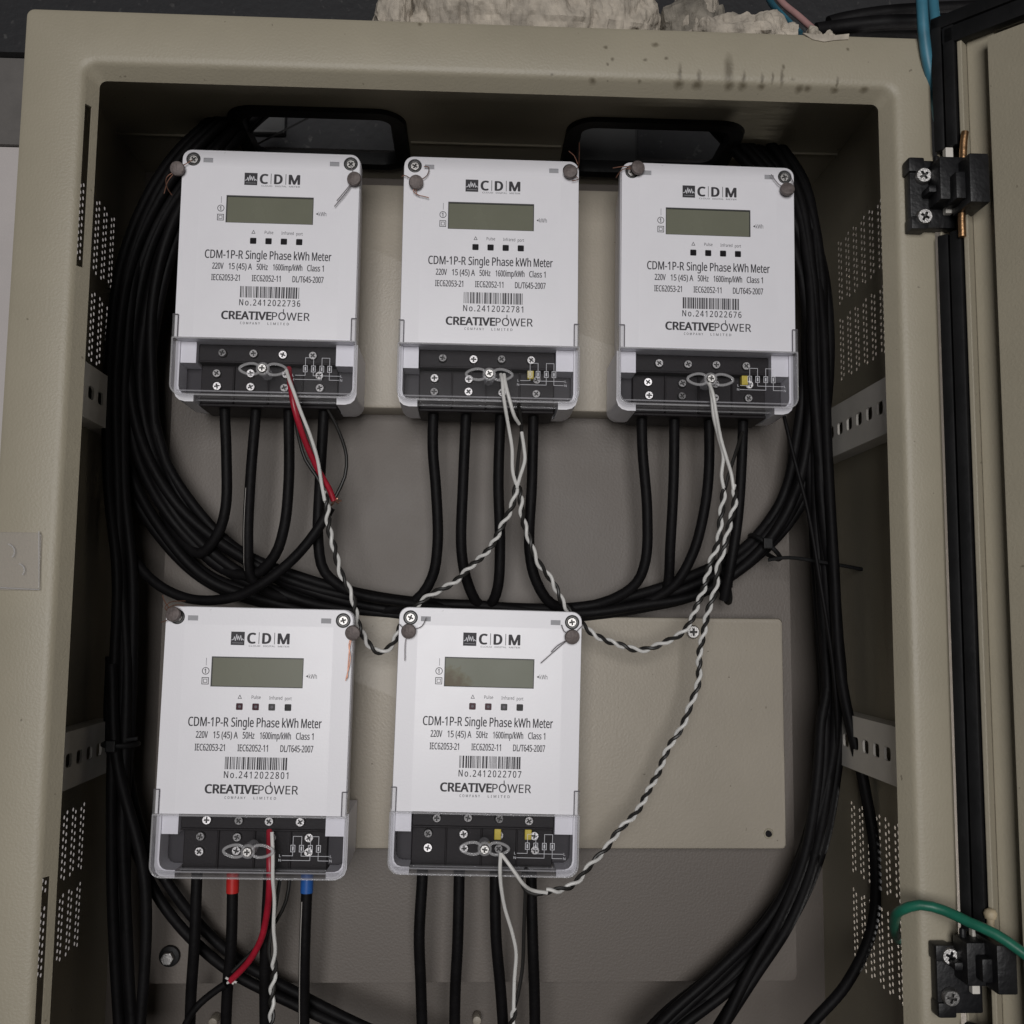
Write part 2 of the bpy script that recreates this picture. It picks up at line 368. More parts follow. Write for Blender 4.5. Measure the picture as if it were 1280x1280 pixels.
# roof with two cable openings
ZC = OZ1-.0030
holes = [(-.166, -.058, .103, .179), (.061, .172, .105, .181)]
cpart(MB().plate([(OX0+.0016, .0085), (OX1-.0016, .0085), (OX1-.0016, D_BACK+.0005), (OX0+.0016, D_BACK+.0005)],
      [rrect(a, c, d, e, .014, 6) for a, c, d, e in holes], lambda x, y, z: (x, y, z), ZC, ZC+.0012), 'roof_panel', 'paint')
fr_top = bmesh.new(); fr_top.from_mesh(fr.data)     # the frame loft's flat outer top return is shortened the same way
dead = [f for f in fr_top.faces if f.normal.z > .9 and f.calc_area() > .05 and f.calc_center_median().z > .6]
bmesh.ops.delete(fr_top, geom=dead, context='FACES_ONLY'); fr_top.to_mesh(fr.data); fr_top.free()
cpart(MB().box(OX0+.004, OX1-.004, .0035, .095, OZ1-.0016, OZ1-.0003), 'roof_return', 'paint')
for a, c in ((OX0+.003, -.173), (-.051, .054), (.179, OX1-.003)): cpart(MB().box(a, c, .1415, .1428, ZC-.0016, ZC-.0002), 'roof_seam', 'paint')
for a, c, d, e in holes:
    mb = MB(); loop = [Vector((x, y, ZC-.001)) for x, y in rrect(a, c, d, e, .014, 8)]
    prof = [(-.0045, -.003), (.0045, -.003), (.0055, .0), (.0045, .006), (-.0045, .006), (-.0055, 0)]
    cx, cy = (a+c)/2, (d+e)/2; rings = []
    for off, dz in prof+[prof[0]]:
        rings.append([(x, y, ZC+dz) for x, y in rrect(a-off, c+off, d-off, e+off, .014+off, 8)])
    mb.loft(rings); cpart(mb, 'cable_entry_trim', 'rubber', smooth=True)

# mounting plate and the two raised meter panels
mbp = MB().plate(rrect(-.2145, .2185, -.229, .325, .004, 3), [], lambda x, z, y: (x, y, z), Y_PLATE, Y_PLATE+.002)
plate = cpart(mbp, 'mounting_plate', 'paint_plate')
cpart(MB().box(-.2145, .2185, Y_PLATE+.0022, Y_PLATE+.014, -.2292, -.2274), 'plate_flange', 'paint_plate', bevel=.0005)
def raised(z0, z1, x0, x1):
    mb = MB()
    rr = lambda i, y, r: [(x, y, z) for x, z in rrect(x0+i, x1-i, z0+i, z1-i, r, 4)]
    mb.loft([rr(0, Y_PLATE-.0003, .003), rr(0, Y_RAISE+.002, .003), rr(.0006, Y_RAISE+.0006, .003), rr(.002, Y_RAISE, .0025)], close_last=True)
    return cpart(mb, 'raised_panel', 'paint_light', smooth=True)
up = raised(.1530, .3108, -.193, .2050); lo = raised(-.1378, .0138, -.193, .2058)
pan_screw = mesh_cross_screw('panel_screw', .0046, .0024)
def csub(me, name, p, parent):   # sub-part placed at world point p
    o = link(name, me, parent); o.location = Vector(p)+CO; return o
csub(pan_screw, 'panel_screw', P(866, 790, Y_RAISE-.0004), lo)
hole = MB(); hole.add([(x, 0, z) for x, z in circ(0, 0, .0024, 16)], [tuple(range(16))])
ring_ = MB().tube([(x, 0, z) for x, z in circ(0, 0, .0028, 20)], .0006, 6, closed=True)
csub(MB().cyl((0, -.0003, 0), (0, 1, 0), .0026, .0006, 16).data('screw_hole', 'win_black'), 'screw_hole', P(960, 1043, Y_RAISE), lo)
csub(ring_.data('hole_rim', 'paint', smooth=True), 'hole_rim', P(961, 1042, Y_RAISE-.0002), lo)
# stud with nut on the mounting plate
csub(MB().cyl((0, 0, 0), (0, -1, 0), .0068, .0035, 24, bev=.001).data('stud_washer', 'rubber', smooth=True), 'stud_washer', P(213, 1194, Y_PLATE), plate)
csub(MB().cyl((0, -.0035, 0), (0, -1, 0), .0042, .005, 6, bev=.0004).data('stud_nut', 'screw'), 'stud_nut', P(213, 1194, Y_PLATE), plate)
for px, py in ((271, 1270), (596, 1268)):
    cpart(MB().cyl(P(px, py, D_BACK-.0002), (0, -1, 0), .003, .012, 12, bev=.0006), 'wall_stud', 'paint_light', smooth=True)
# slotted rails on the side walls
def rail(side, zc_, y0, y1):
    X = (OX0+.0030) if side < 0 else (OX1-.0030); s_ = -side
    h = .0168; hs = []
    y = y1-.012
    while y > y0+.012:
        hs.append(rrect(y-.0046, y+.0046, zc_-.0040, zc_+.0040, .0020, 3)); y -= .0165
    mb = MB(); T = lambda a, b_, t: (X+s_*(.0125-t), a, b_)
    mb.plate([(y0, zc_-h), (y1, zc_-h), (y1, zc_+h), (y0, zc_+h)], hs, T, 0, .0014)
    for zz in (-h, h-.0014): mb.box(min(X, X+s_*.0111), max(X, X+s_*.0111), y0, y1, zc_+zz, zc_+zz+.0014)
    cpart(mb, 'slotted_rail', 'white_rail')
rail(-1, .1475, .030, .146); rail(-1, -.0735, .030, .158)
rail(1, .1395, .030, .160); rail(1, -.0640, .030, .146)

# ------------------------------------------------------------------ hinges and door
hs_mesh = mesh_cross_screw('hinge_screw', .0046, .003)
def hinge(dz_px, off):
    # base plate on the frame, knuckle block reaching to the door
    def W(px, py, Y=-.002): return P(px+off[0], py+off[1], Y)
    a = W(1131, 205); c = W(1176, 293)
    mb = MB(); mb.box(a.x, c.x+.006, -.0075, -.0003, c.z+.0015, a.z)
    mb.box(a.x-.001, a.x+.008, -.0095, -.0003, a.z-.0075, a.z+.0008)
    mb.box(a.x-.0005, a.x+.009, -.0095, -.0003, c.z, c.z+.0075)
    k0 = W(1168, 201, -.016); k1 = W(1203, 255, -.016)
    mb.box(k0.x, k1.x, -.022, -.0065, k1.z, k0.z)
    mb.box(k0.x-.004, k0.x+.010, -.017, -.006, k1.z+.006, k1.z+.010)
    d0 = W(1200, 201, -.024); d1 = W(1227, 262, -.024)
    mb.box(d0.x, d1.x, -.034, -.013, d1.z, d0.z)
    mb.box(d0.x-.005, d0.x+.001, -.029, -.015, d1.z+.004, d0.z-.008)
    pk = W(1168, 196, -.010); mb.cyl((pk.x, -.012, k0.z-.002), (0, 0, 1), .0017, .0065, 12)
    h = cpart(mb, 'hinge', 'hinge_black', bevel=.0012, smooth=True)
    for px, py in ((1153, 221), (1154, 272)):
        p = W(px, py, -.0078); o = link('hinge_screw', hs_mesh, h); o.location = p+CO; o.rotation_euler = (.1, random.uniform(0, 3), 0)
    t = W(1203, 165, -.018); t2 = W(1203, 296, -.018)
    if off[1] == 0:
        pts = [t+Vector((.0015, 0, 0)), t+Vector((.0006, 0, -.005)), t+Vector((0, 0, -.012)), t2+Vector((0, 0, .01)), t2]
        mbp_ = MB().tube(spline(pts, .004), .0020, 12)
    else:
        mbp_ = MB().tube([W(1205, 172, -.018), W(1206, 205, -.018)], .0019, 12)
        q = W(1205, 170, -.018); mbp_.tube([q+Vector((0, 0, -.002)), q+Vector((0, 0, .0005)), q+Vector((0, 0, .0022)), q+Vector((0, 0, .003))], [.0028, .0034, .0026, .001], 12)
    mbp_.v = [(x, y, z-OZ0) for x, y, z in mbp_.v]; mbp_.build('hinge_pin', 'brass' if off[1] == 0 else 'pin_pale', h, smooth=True)
    for y0_, y1_ in ((186, 206), (254, 268)):
        ub = MB(); u0 = W(1180, y0_, -.010); u1 = W(1190, y1_, -.010); ub.box(u0.x, u1.x, -.012, -.008, u1.z, u0.z)
        ub.v = [(x, y, z-OZ0) for x, y, z in ub.v]; ub.build('hinge_tab', 'white_rail', h, bevel=.0004)
    return h
hinge(0, (0, 0)); hinge(0, (33, 973))

DA = math.radians(47); DD = Vector((math.cos(DA), -math.sin(DA), 0)); DN = Vector((-math.sin(DA), -math.cos(DA), 0))
D0 = P(1171, 300, -.004); D0.z = 0
def door_s(px, py):
    d = ray(px, py); t = (D0-CAM).dot(DN)/d.dot(DN); q = CAM+d*t; return (q-D0).dot(DD), q.z
dz1 = door_s(1166, 21)[1]
def DP(s_, n_, z): return tuple(D0+DD*s_+DN*n_+Vector((0, 0, z-OZ0)))
def dbox(mb, s0, s1, n0, n1, z0, z1):
    mb.add([DP(a, b_, c) for a in (s0, s1) for b_ in (n0, n1) for c in (z0, z1)],
           [(0, 1, 3, 2), (4, 6, 7, 5), (0, 4, 5, 1), (2, 3, 7, 6), (0, 2, 6, 4), (1, 5, 7, 3)])
print('door', [round(door_s(x, 300)[0], 4) for x in (1172, 1200, 1206, 1245, 1251, 1280)], dz1)
DB = OZ0-.004; DWID = .50
sg = door_s(1198, 100)[0]; sf = door_s(1204, 100)[0]; sr = door_s(1243, 200)[0]
mb = MB(); dbox(mb, 0, DWID, -.018, -.0165, DB, dz1)                       # skin
dbox(mb, 0, .0014, -.0164, -.004, DB, dz1)                                 # edge returns
dbox(mb, DWID-.0014, DWID, -.0164, -.004, DB, dz1)
dbox(mb, .0016, DWID-.0016, -.0164, -.004, dz1-.0014, dz1); dbox(mb, .0016, DWID-.0016, -.0164, -.004, DB, DB+.0014)
dbox(mb, sg, sf, -.0164, .0006, DB+.02, dz1-.02)                           # lip beside the gasket
dbox(mb, sf+.0002, sr, -.0164, -.006, DB+.002, dz1-.016)
door = mb.build('door', 'paint', cab, bevel=.0006)
gm = MB()
zt = dz1-.0015
for s0, s1, z0, z1, n1 in ((.0005, sg*.44, DB+.002, zt, .001), (sg*.52, sg-.0008, DB+.002, zt-.0085, .0025)):
    hz = [(P(1180, 183, 0).z, P(1180, 292, 0).z)]
    zA, zB = door_s(1185, 186)[1], door_s(1185, 292)[1]; zC, zD = door_s(1212, 1165)[1], door_s(1212, 1280)[1]
    dbox(gm, s0, s1, -.004, n1, zA, z1); dbox(gm, s0, s1, -.004, n1, zC, zB); dbox(gm, s0, s1, -.004, n1, z0, zD)
dbox(gm, .0002, sg*.56, -.0042, -.001, door_s(1185, 186)[1]+.002, zt-.001)
dbox(gm, .0002, sg*.56, -.0042, -.001, door_s(1212, 1165)[1]+.002, door_s(1185, 292)[1]-.002)
dbox(gm, .0005, DWID-.002, -.0038, .001, zt-.0085+.001, zt+.0002)
dbox(gm, sg*.5, DWID-.01, -.0036, .0025, zt-.019, zt-.0092)
gm.build('gasket', 'rubber', door, bevel=.0011, smooth=True)
ip = MB(); dbox(ip, sr, DWID-.03, -.0162, .0045, DB+.03, dz1-.026)
ip.build('inner_panel', 'paint', door, bevel=.0012, smooth=True)

# clear plastic patch stuck over the latch place on the left jamb
lp = empty('plastic_patch', P(24, 736, -.001)); tag(lp, 'clear plastic patch stuck on the left jamb of the beige cabinet', 'plastic patch')
def local(mb, o):
    mb.v = [tuple(Vector(v)-o.location) for v in mb.v]; return mb
a = P(-40, 655, -.001); c = P(49, 738, -.001)
local(MB().plate(rrect(a.x, c.x, c.z, a.z-.004, .002, 4), [], lambda x, z, y: (x, y, z), -.0022, -.0004), lp).build('sheet', 'tape', lp, bevel=.0003)
bum = MB()
for cx, cy, rr_ in ((8, 690, .0042), (22, 713, .0035)):
    p = P(cx, cy, -.0022); pts = [p+Vector((rr_*math.cos(t), -.0002, rr_*math.sin(t))) for t in [math.radians(-40+i*12) for i in range(11)]]
    bum.tube(pts, .0004, 6)
local(bum, lp).build('ridge', 'clear_rim', lp, smooth=True)
local(MB().tube([P(48.5, 664, -.0024), P(48.8, 737, -.0024), P(-30, 733, -.0024)], .0004, 6), lp).build('edge', 'clear_rim', lp)

# ------------------------------------------------------------------ meters
mm = .001
FONT_CAP = None
import os
try:
    FNT = bpy.data.fonts.load(os.path.join(bpy.utils.system_resource('DATAFILES'), 'fonts', 'NotoSansMath-Regular.woff2'))   # Blender's own interface font
except Exception:
    FNT = None
def text_mesh(name, s, u0, u1, vc, cap, m='ink', bold=0.0, spacing=1.0):
    """text filling u0..u1 (mm) centred on height vc with capital height cap (mm)"""
    global FONT_CAP
    def raw(t):
        c = bpy.data.curves.new('t', 'FONT'); c.body = t; c.size = 1; c.font = FNT or c.font; c.resolution_u = 3; c.space_character = spacing
        o = bpy.data.objects.new('t', c); COL.objects.link(o); dg = bpy.context.evaluated_depsgraph_get()
        me = o.evaluated_get(dg).to_mesh(); V = [tuple(v.co) for v in me.vertices]; F = [tuple(p.vertices) for p in me.polygons]
        o.evaluated_get(dg).to_mesh_clear(); bpy.data.objects.remove(o); bpy.data.curves.remove(c); return V, F
    if FONT_CAP is None:
        V, F = raw('H'); FONT_CAP = max(v[1] for v in V)-min(v[1] for v in V)
    V, F = raw(s); x0 = min(v[0] for v in V); x1 = max(v[0] for v in V)
    k = (u1-u0)/(x1-x0); kz = cap/FONT_CAP
    return [(mm*(u0+(v[0]-x0)*k), 0, mm*(-(vc+cap/2)+v[1]*kz)) for v in V], F
def text_data(name, items, m='ink'):
    mb = MB()
    for it in items:
        V, F = text_mesh(name, *it[:5], **(it[5] if len(it) > 5 else {})); mb.add(V, F)
        bw = (it[5] if len(it) > 5 else {}).get('bold', 0)*it[4]*mm*1.0
        if bw > 0:
            for q, (ax_, az_) in enumerate(((1, 0), (-1, 0), (0, 1), (0, -1), (.7, .7), (-.7, .7), (.7, -.7), (-.7, -.7))): mb.add([(x+ax_*bw, -.000004*(q+1), z+az_*bw*.6) for x, y, z in V], F)
    mb.v = [(x, -.00018+y, z) for x, y, z in mb.v]
    me = bpy.data.meshes.new(name); me.from_pydata(mb.v, [], mb.f); me.materials.append(MAT[m]); return me
def strip(mb, pts, wd, y, closed=False):
    """flat line of width wd (mm) through pts (mm, v down) at depth y"""
    n = len(pts)
    for i in range(n if closed else n-1):
        a = Vector(pts[i]); b_ = Vector(pts[(i+1) % n]); d = (b_-a).normalized(); nn = Vector((-d.y, d.x))*wd/2; e = d*wd/2
        q = [a-e+nn, a-e-nn, b_+e-nn, b_+e+nn]
        mb.add([(mm*p.x, y, -mm*p.y) for p in q], [(0, 1, 2, 3)])
TX = lambda u, v, y: (mm*u, y, -mm*v)     # plate mapping in mm
D = {}
HF = 121.7
# face plate with real openings
holes = [circ(6.8, 6.2, 4.5, 24), circ(106.0, 6.2, 4.5, 24),
         [(13.2, 5.2), (19.2, 5.2), (19.2, 8.2), (13.2, 8.2)], [(92.8, 5.2), (98.8, 5.2), (98.8, 8.2), (92.8, 8.2)],
         [(28.6, 29.3), (83.4, 29.3), (83.4, 47.2), (28.6, 47.2)]]
LEDU = (46.4, 56.0, 65.6, 75.2)
for u in LEDU: holes.append(rrect(u-2.0, u+2.0, 56.7, 60.7, .5, 2))
D['face_plate'] = MB().plate(rrect(.3, 111.7, .3, HF, [0.3, .3, 5.6, 5.6], 6), holes, TX, 0, .0026).data('face_plate', 'meter_white')
# top corners need the large radius at v=0 (rrect's first corners are at low v)
D['face_plate'] = MB().plate(rrect(.2, 111.8, .2, HF, [5.8, 5.8, .3, .3], 6), holes, TX, 0, .0026).data('face_plate', 'meter_white')
D['label_sheet'] = MB().plate(rrect(11.6, 100.4, 10.5, 121.3, .6, 2), holes[4:], TX, -.00009, .00002).data('label_sheet', 'label_white')
def rr_ring(e, v0, v1, y, r): return [(mm*u, y, -mm*v) for u, v in rrect(-e, 112+e, v0-e, v1, r, 6)]
cs = MB()
cs.loft([rr_ring(0, 0, HF, .0027, [6, 6, .5, .5]), rr_ring(.3, 0, HF, .0034, [6, 6, .5, .5]), rr_ring(.2, 0, HF, .012, [6, 6, .5, .5]), rr_ring(-2.2, 0, HF, .030, [5, 5, .5, .5]), rr_ring(-4.2, 0, HF, .056, [4, 4, .5, .5])], True, True)
T3 = lambda u, v, y: (mm*u, y, -mm*v)
# lower housing: back, side shells, bottom lips and the two shoulder blocks
def mbox(mb, u0, u1, v0, v1, y0, y1): mb.box(mm*u0, mm*u1, y0, y1, -mm*v1, -mm*v0)
cs.plate(rrect(-1.0, 113.0, HF+.2, 159.0, [.3, .3, 7, 7], 6), [], T3, .046, .056)
L_ = [(-1.0, HF+.2), (1.7, HF+.2), (1.7, 150.5), (2.3, 153.2), (3.9, 155.1), (6.4, 156.0), (11.4, 156.1), (11.4, 160.5), (6.0, 160.5), (2.6, 159.6), (.3, 157.6), (-1.0, 154)]
cs.plate(L_, [], T3, .0085, .0458); cs.plate([(112-u, v) for u, v in L_], [], T3, .0085, .0458)
mbox(cs, 1.8, 11.5, HF+.2, 135.5, .010, .045); mbox(cs, 99.2, 110.2, HF+.2, 135.5, .010, .045)
D['case'] = cs.data('case', 'meter_white', smooth=True, bevel=.0004, seg=1)
for k_, (a_, b_) in enumerate(((1.8, 11.5), (99.2, 110.2))):
    rc = MB(); mbox(rc, a_, b_, 135.7, 155.9, .026, .045); D['side_recess%d' % k_] = rc.data('side_recess', 'recess_dark', bevel=.0005)
tb = MB(); mbox(tb, 11.7, 99.0, HF+.3, 133.0, .0155, .0458); mbox(tb, 11.7, 99.0, 133.0, 158.6, .0235, .0458); mbox(tb, 11.6, 99.1, 158.6, 160.6, .0225, .0564)
for i in range(4):   # rails between the terminal bays
    pass
for u in (32.8, 54.8, 76.7): mbox(tb, u-.6, u+.6, 133.1, 158.5, .0215, .0237)
mbox(tb, 11.9, 98.8, 132.6, 134.0, .0145, .0236)
D['terminal_block'] = tb.data('terminal_block', 'block_black', bevel=.0004, seg=1)
# clear cover
cv = MB().plate(rrect(-0.9, 112.9, HF+.4, 158.2, [.4, .4, 6.5, 6.5], 6), [], T3, -.0012, .0002)
D['clear_cover'] = cv.data('clear_cover', 'clear')
def u_path(e, y, top, bot=158.2, r=6.5):
    pts = [(-0.9+e, top)]
    for k in range(7): a_ = math.radians(180-90*k/6); pts.append((-0.9+e+r+r*math.cos(a_), bot-e-r+r*math.sin(a_)))
    for k in range(7): a_ = math.radians(90-90*k/6); pts.append((112.9-e-r+r*math.cos(a_), bot-e-r+r*math.sin(a_)))
    pts.append((112.9-e, top)); return [Vector((mm*u, y, -mm*v)) for u, v in pts]
sd = MB(); A_ = u_path(0, .0004, HF+.6); B_ = u_path(.2, .0185, HF+.6); n_ = len(A_)
A2 = u_path(1.4, .0004, HF+.6); B2 = u_path(1.5, .0185, HF+.6)
sd.add(A_+B_+B2+A2, [(k*n_+i, k*n_+i+1, ((k+1) % 4)*n_+i+1, ((k+1) % 4)*n_+i) for i in range(n_-1) for k in range(4)])
D['cover_side'] = sd.data('cover_side', 'clear_side', smooth=True)
rm = MB().tube(u_path(.2, -.0010, HF+.5), .00058, 8).tube(u_path(.5, .018, HF+.6), .0005, 8)  # milky tubes put the bright light of the clear edges into colour
rm.tube([T3(-0.7, HF+.6, -.0011), T3(112.7, HF+.6, -.0011)], .0006, 8)
rm.tube([T3(3, 155.2, .0012), T3(109, 155.2, .0012)], .0005, 6)
D['cover_rim_gleam'] = rm.data('cover_rim_gleam', 'clear_rim', smooth=True)
def tab(u0, u1, w0, w1):
    tbm = MB().plate([(u0, -.0016), (u1, -.0016), (u1, -.0002), (w1, -.0002), (w1, .012), (w0, .012), (w0, -.0002), (u0, -.0002)] if w0 > u0 else
                     [(u0, -.0016), (u1, -.0016), (u1, -.0002), (w1, -.0002), (w1, .012), (u0, .012)], [], lambda a, b_, v: (mm*a, b_, -mm*v), 107.6, HF+.3)
    return tbm.data('cover_tab', 'clear_side')
D['cover_tab'] = tab(-0.9, 2.4, -0.9, -.5)
D['cover_tab2'] = tab(109.6, 112.9, 112.5, 112.9)
te = MB()
for u in (2.4, 109.6): te.tube([T3(u, 107.6, -.0014), T3(u, HF, -.0014)], .0003, 6)
te.tube([T3(-0.9, 107.6, -.0014), T3(2.4, 107.6, -.0014)], .0003, 6).tube([T3(109.6, 107.6, -.0014), T3(112.9, 107.6, -.0014)], .0003, 6)
D['tab_edge'] = te.data('tab_edge', 'ink_grey', smooth=True)
# sealing lug: boss with a loop on each side
lg = MB()
def lug_loop(s_):
    c0 = 56.4+s_*8.2; pts = []
    for k in range(24):
        a_ = 2*math.pi*k/24; ww = 6.2; hh = 3.4*(1-.25*s_*math.cos(a_))
        pts.append(T3(c0+ww*math.cos(a_), 141.8+hh*math.sin(a_), -.0035))
    return pts
lg.tube(lug_loop(1), .0009, 8, closed=True); lg.tube(lug_loop(-1), .0009, 8, closed=True)
lg.tube([T3(56.4, 141.8, y) for y in (.012, -.002, -.0045, -.005)], [.0034, .0044, .0042, .0036], 20)
D['sealing_lug'] = lg.data('sealing_lug', 'clear_rim', smooth=True)
D['lug_screw'] = mesh_cross_screw('lug_screw', .0029, .0018)
D['terminal_screw'] = mesh_cross_screw('terminal_screw', .0030, .0022)
D['terminal_screw_dull'] = mesh_cross_screw('terminal_screw', .0029, .0022, 'screw_dull')
D['corner_screw'] = mesh_cross_screw('corner_screw', .0031, .0018)
D['screw_seat'] = MB().loft([[(x, y, z) for x, z in circ(0, 0, r_, 24)] for r_, y in ((.00455, .0004), (.00445, .0022), (.0040, .0024), (.0036, .0012), (.0031, .0012), (.0028, .0024))]).data('screw_seat', 'screw_dark', smooth=True)
D['slot_pocket'] = MB().box(-.0030, .0030, .0008, .0025, -.0015, .0015).data('slot_pocket', 'slot_grey')
lc = MB(); mbox(lc, 28.7, 83.3, 29.4, 47.1, .0010, .0026); D['display'] = lc.data('display', 'lcd')
lr = MB()
for (a_, b_, c_, d_) in ((28.6, 83.4, 29.3, 30.0), (28.6, 29.1, 30.0, 47.2), (82.9, 83.4, 30.0, 47.2), (29.1, 82.9, 46.8, 47.2)): mbox(lr, a_, b_, c_, d_, .00025, .0024)
D['display_rim'] = lr.data('display_rim', 'lcd_rim')
for k_, m_ in (('k', 'win_black'), ('r', 'win_red'), ('g', 'win_grey')):
    b_ = MB().box(-.00195, .00195, .0006, .0025, -.00195, .00195); D['led'+k_] = b_.data('indicator_window', m_, bevel=.0002, seg=1)
D['led_dot'] = MB().cyl((0, .0007, 0), (0, -1, 0), .0009, .0004, 10).data('indicator_lens', 'ink_grey')
# printing
D['brand_letters'] = text_data('brand_letters', [('C', 49.4, 53.9, 18.0, 6.0, dict(bold=.07)), ('D', 58.4, 63.0, 18.0, 6.0, dict(bold=.07)), ('M', 67.6, 74.0, 18.0, 6.0, dict(bold=.07)),
                                                 ('CLOUD', 50.2, 57.0, 22.6, .95), ('DIGITAL', 58.8, 66.0, 22.6, .95), ('METER', 67.6, 74.4, 22.6, .95)])
bs = MB(); strip(bs, [(56.1, 14.6), (56.1, 21.2)], .35, -.00018); strip(bs, [(65.4, 14.6), (65.4, 21.2)], .35, -.00018)
bs.add([(mm*u, -.00018, -mm*v) for u, v in ((39.4, 14.3), (47.5, 14.3), (47.5, 22.3), (39.4, 22.3))], [(0, 1, 2, 3)])
D['brand_square'] = bs.data('brand_square', 'ink')
wv = MB(); strip(wv, [(39.9, 19.3), (41, 18.9), (41.5, 17.4), (42.1, 19.6), (42.8, 16.0), (43.3, 19.0), (43.9, 16.9), (44.5, 19.2), (45.2, 16.6), (45.8, 19.3), (46.3, 18.5), (47.1, 19.2)], .42, -.00032)
strip(wv, [(40.4, 21.0), (46.6, 21.0)], .12, -.00032)
D['brand_wave'] = wv.data('brand_wave', 'ink_white')
ic = MB(); strip(ic, [(25.4+2.0*math.cos(a_*math.pi/10), 38.0+2.0*math.sin(a_*math.pi/10)) for a_ in range(20)], .38, -.00018, True)
strip(ic, [(25.4, 36.9), (25.4, 39.2)], .45, -.00018); strip(ic, [(24.7, 37.5), (25.4, 36.9)], .3, -.00018)
D['icon_print'] = ic.data('icon_print', 'ink'); ic = MB()
strip(ic, [(23.5, 42.0), (27.3, 42.0), (27.3, 45.8), (23.5, 45.8)], .4, -.00018, True); strip(ic, [(24.4, 42.9), (26.4, 42.9), (26.4, 44.9), (24.4, 44.9)], .3, -.00018, True)
D['square_icon'] = ic.data('square_icon', 'ink'); ic = MB()
ic.add([(mm*u, -.00018, -mm*v) for u, v in ((85.0, 40.0), (86.3, 39.2), (86.3, 40.8))], [(0, 1, 2)])
D['pointer_icon'] = ic.data('pointer_icon', 'ink'); ic = MB()
strip(ic, [(46.4, 51.9), (47.4, 53.9), (45.4, 53.9)], .3, -.00018, True)
D['triangle_icon'] = ic.data('triangle_icon', 'ink')
ar = MB(); strip(ar, [(25.5, 30.4), (25.5, 34.6)], .25, -.00018); D['arrow_print'] = ar.data('arrow_print', 'ink_grey')
D['small_print'] = text_data('small_print', [('kWh', 86.8, 91.6, 40.0, 2.7), ('Pulse', 53.4, 58.8, 53.0, 2.0), ('Infrared', 63.9, 71.6, 53.2, 2.0), ('port', 73.2, 77.2, 53.4, 2.0)])
D['model_print'] = text_data('model_print', [('CDM-1P-R', 16.8, 40.4, 67.9, 5.3, dict(bold=.02)), ('Single', 42.2, 55.3, 67.9, 5.3, dict(bold=.02)), ('Phase', 57.2, 70.5, 67.9, 5.3, dict(bold=.02)), ('kWh', 72.3, 81.8, 67.9, 5.3, dict(bold=.02)), ('Meter', 83.6, 95.6, 67.9, 5.3, dict(bold=.02))])
D['rating_print'] = text_data('rating_print', [('220V', 21.7, 28.6, 75.5, 3.9, dict(bold=.022)), ('15 (45) A', 31.9, 46.3, 75.5, 3.9, dict(bold=.022)), ('50Hz', 49.3, 56.1, 75.5, 3.9, dict(bold=.022)), ('1600imp/kWh', 59.5, 77.7, 75.5, 3.9, dict(bold=.022)), ('Class 1', 80.8, 91.1, 75.5, 3.9, dict(bold=.022)),
                                              ('IEC62053-21', 21.4, 39.0, 82.9, 3.9, dict(bold=.022)), ('IEC62052-11', 46.6, 64.4, 82.9, 3.9, dict(bold=.022)), ('DL/T645-2007', 71.9, 91.2, 82.9, 3.9, dict(bold=.022))])
D['maker_print'] = text_data('maker_print', [('CREATIVE', 28.8, 59.4, 107.0, 5.0, dict(bold=.062)), ('POWER', 60.0, 83.4, 107.0, 5.0, dict(bold=.012)), ('COMPANY', 40.4, 52.6, 111.9, 1.5, dict(spacing=1.5, bold=.01)), ('LIMITED', 57.4, 70.6, 111.9, 1.5, dict(spacing=1.5, bold=.01))])
pw = MB(); strip(pw, [(67.0, 102.6), (67.0, 105.6)], .5, -.0003); D['power_stem'] = pw.data('power_stem', 'ink')
# wiring diagram printed on the cover
wd_ = MB(); yq = -.0014; U = (82.0, 87.0, 92.2, 97.0); V0 = 140.4
for u in U: strip(wd_, [(u-1.2, V0-1.9), (u+1.2, V0-1.9), (u+1.2, V0+1.9), (u-1.2, V0+1.9)], .32, yq, True)
for a_, b_ in ((0, 1), (2, 3)): strip(wd_, [(U[a_], V0-2), (U[a_], V0-7.0), (U[b_], V0-7.0), (U[b_], V0-2)], .26, yq)
strip(wd_, [(U[0], V0+2), (U[0], V0+4.2), (76.0, V0+4.2)], .26, yq); strip(wd_, [(U[1], V0+2), (U[1], V0+4.3), (103.4, V0+4.3)], .26, yq)
strip(wd_, [(U[2], V0+2), (U[2], V0+6.8), (75.8, V0+6.8)], .26, yq); strip(wd_, [(U[3], V0+2), (U[3], V0+6.9), (103.0, V0+6.9)], .26, yq)
for u in U: strip(wd_, [(u, V0-.8), (u, V0+.8)], .8, yq)
D['wiring_diagram'] = wd_.data('wiring_diagram', 'ink_white')
wt = text_data('diagram_print', [('L', 74.2, 75.2, V0+4.2, 1.5), ('N', 73.9, 75.2, V0+6.8, 1.5), ('L', 103.9, 104.9, V0+4.3, 1.5), ('N', 103.7, 105.0, V0+6.9, 1.5)], 'ink_white')
for v in wt.vertices: v.co.y = yq
D['diagram_print'] = wt
YF = .085
METERS = [(-.19121, .30606, .0039, .00126, '2412022736'), (-.05122, .30528, .00375, .00058, '2412022781'), (.08812, .30477, .00829, -.00105, '2412022676'),
          (-.18778, .01749, .01344, -.00275, '2412022801'), (-.04825, .01837, .01925, .00196, '2412022707')]
MREF = ['the upper red-wired meter', 'the meter between two others', 'the meter nearest the upper hinge', 'the meter above taped cables', 'the stained-display meter']
MLAB = ['white energy meter with serial 2412022736 and a red wire at its clear cover',
        'white energy meter with serial 2412022781 and one yellow tag under its cover',
        'white energy meter with serial 2412022676 mounted at the hinge end of the upper panel',
        'white energy meter with serial 2412022801 above red and blue taped cables',
        'white energy meter with serial 2412022707 and a stained display corner']
MO = []
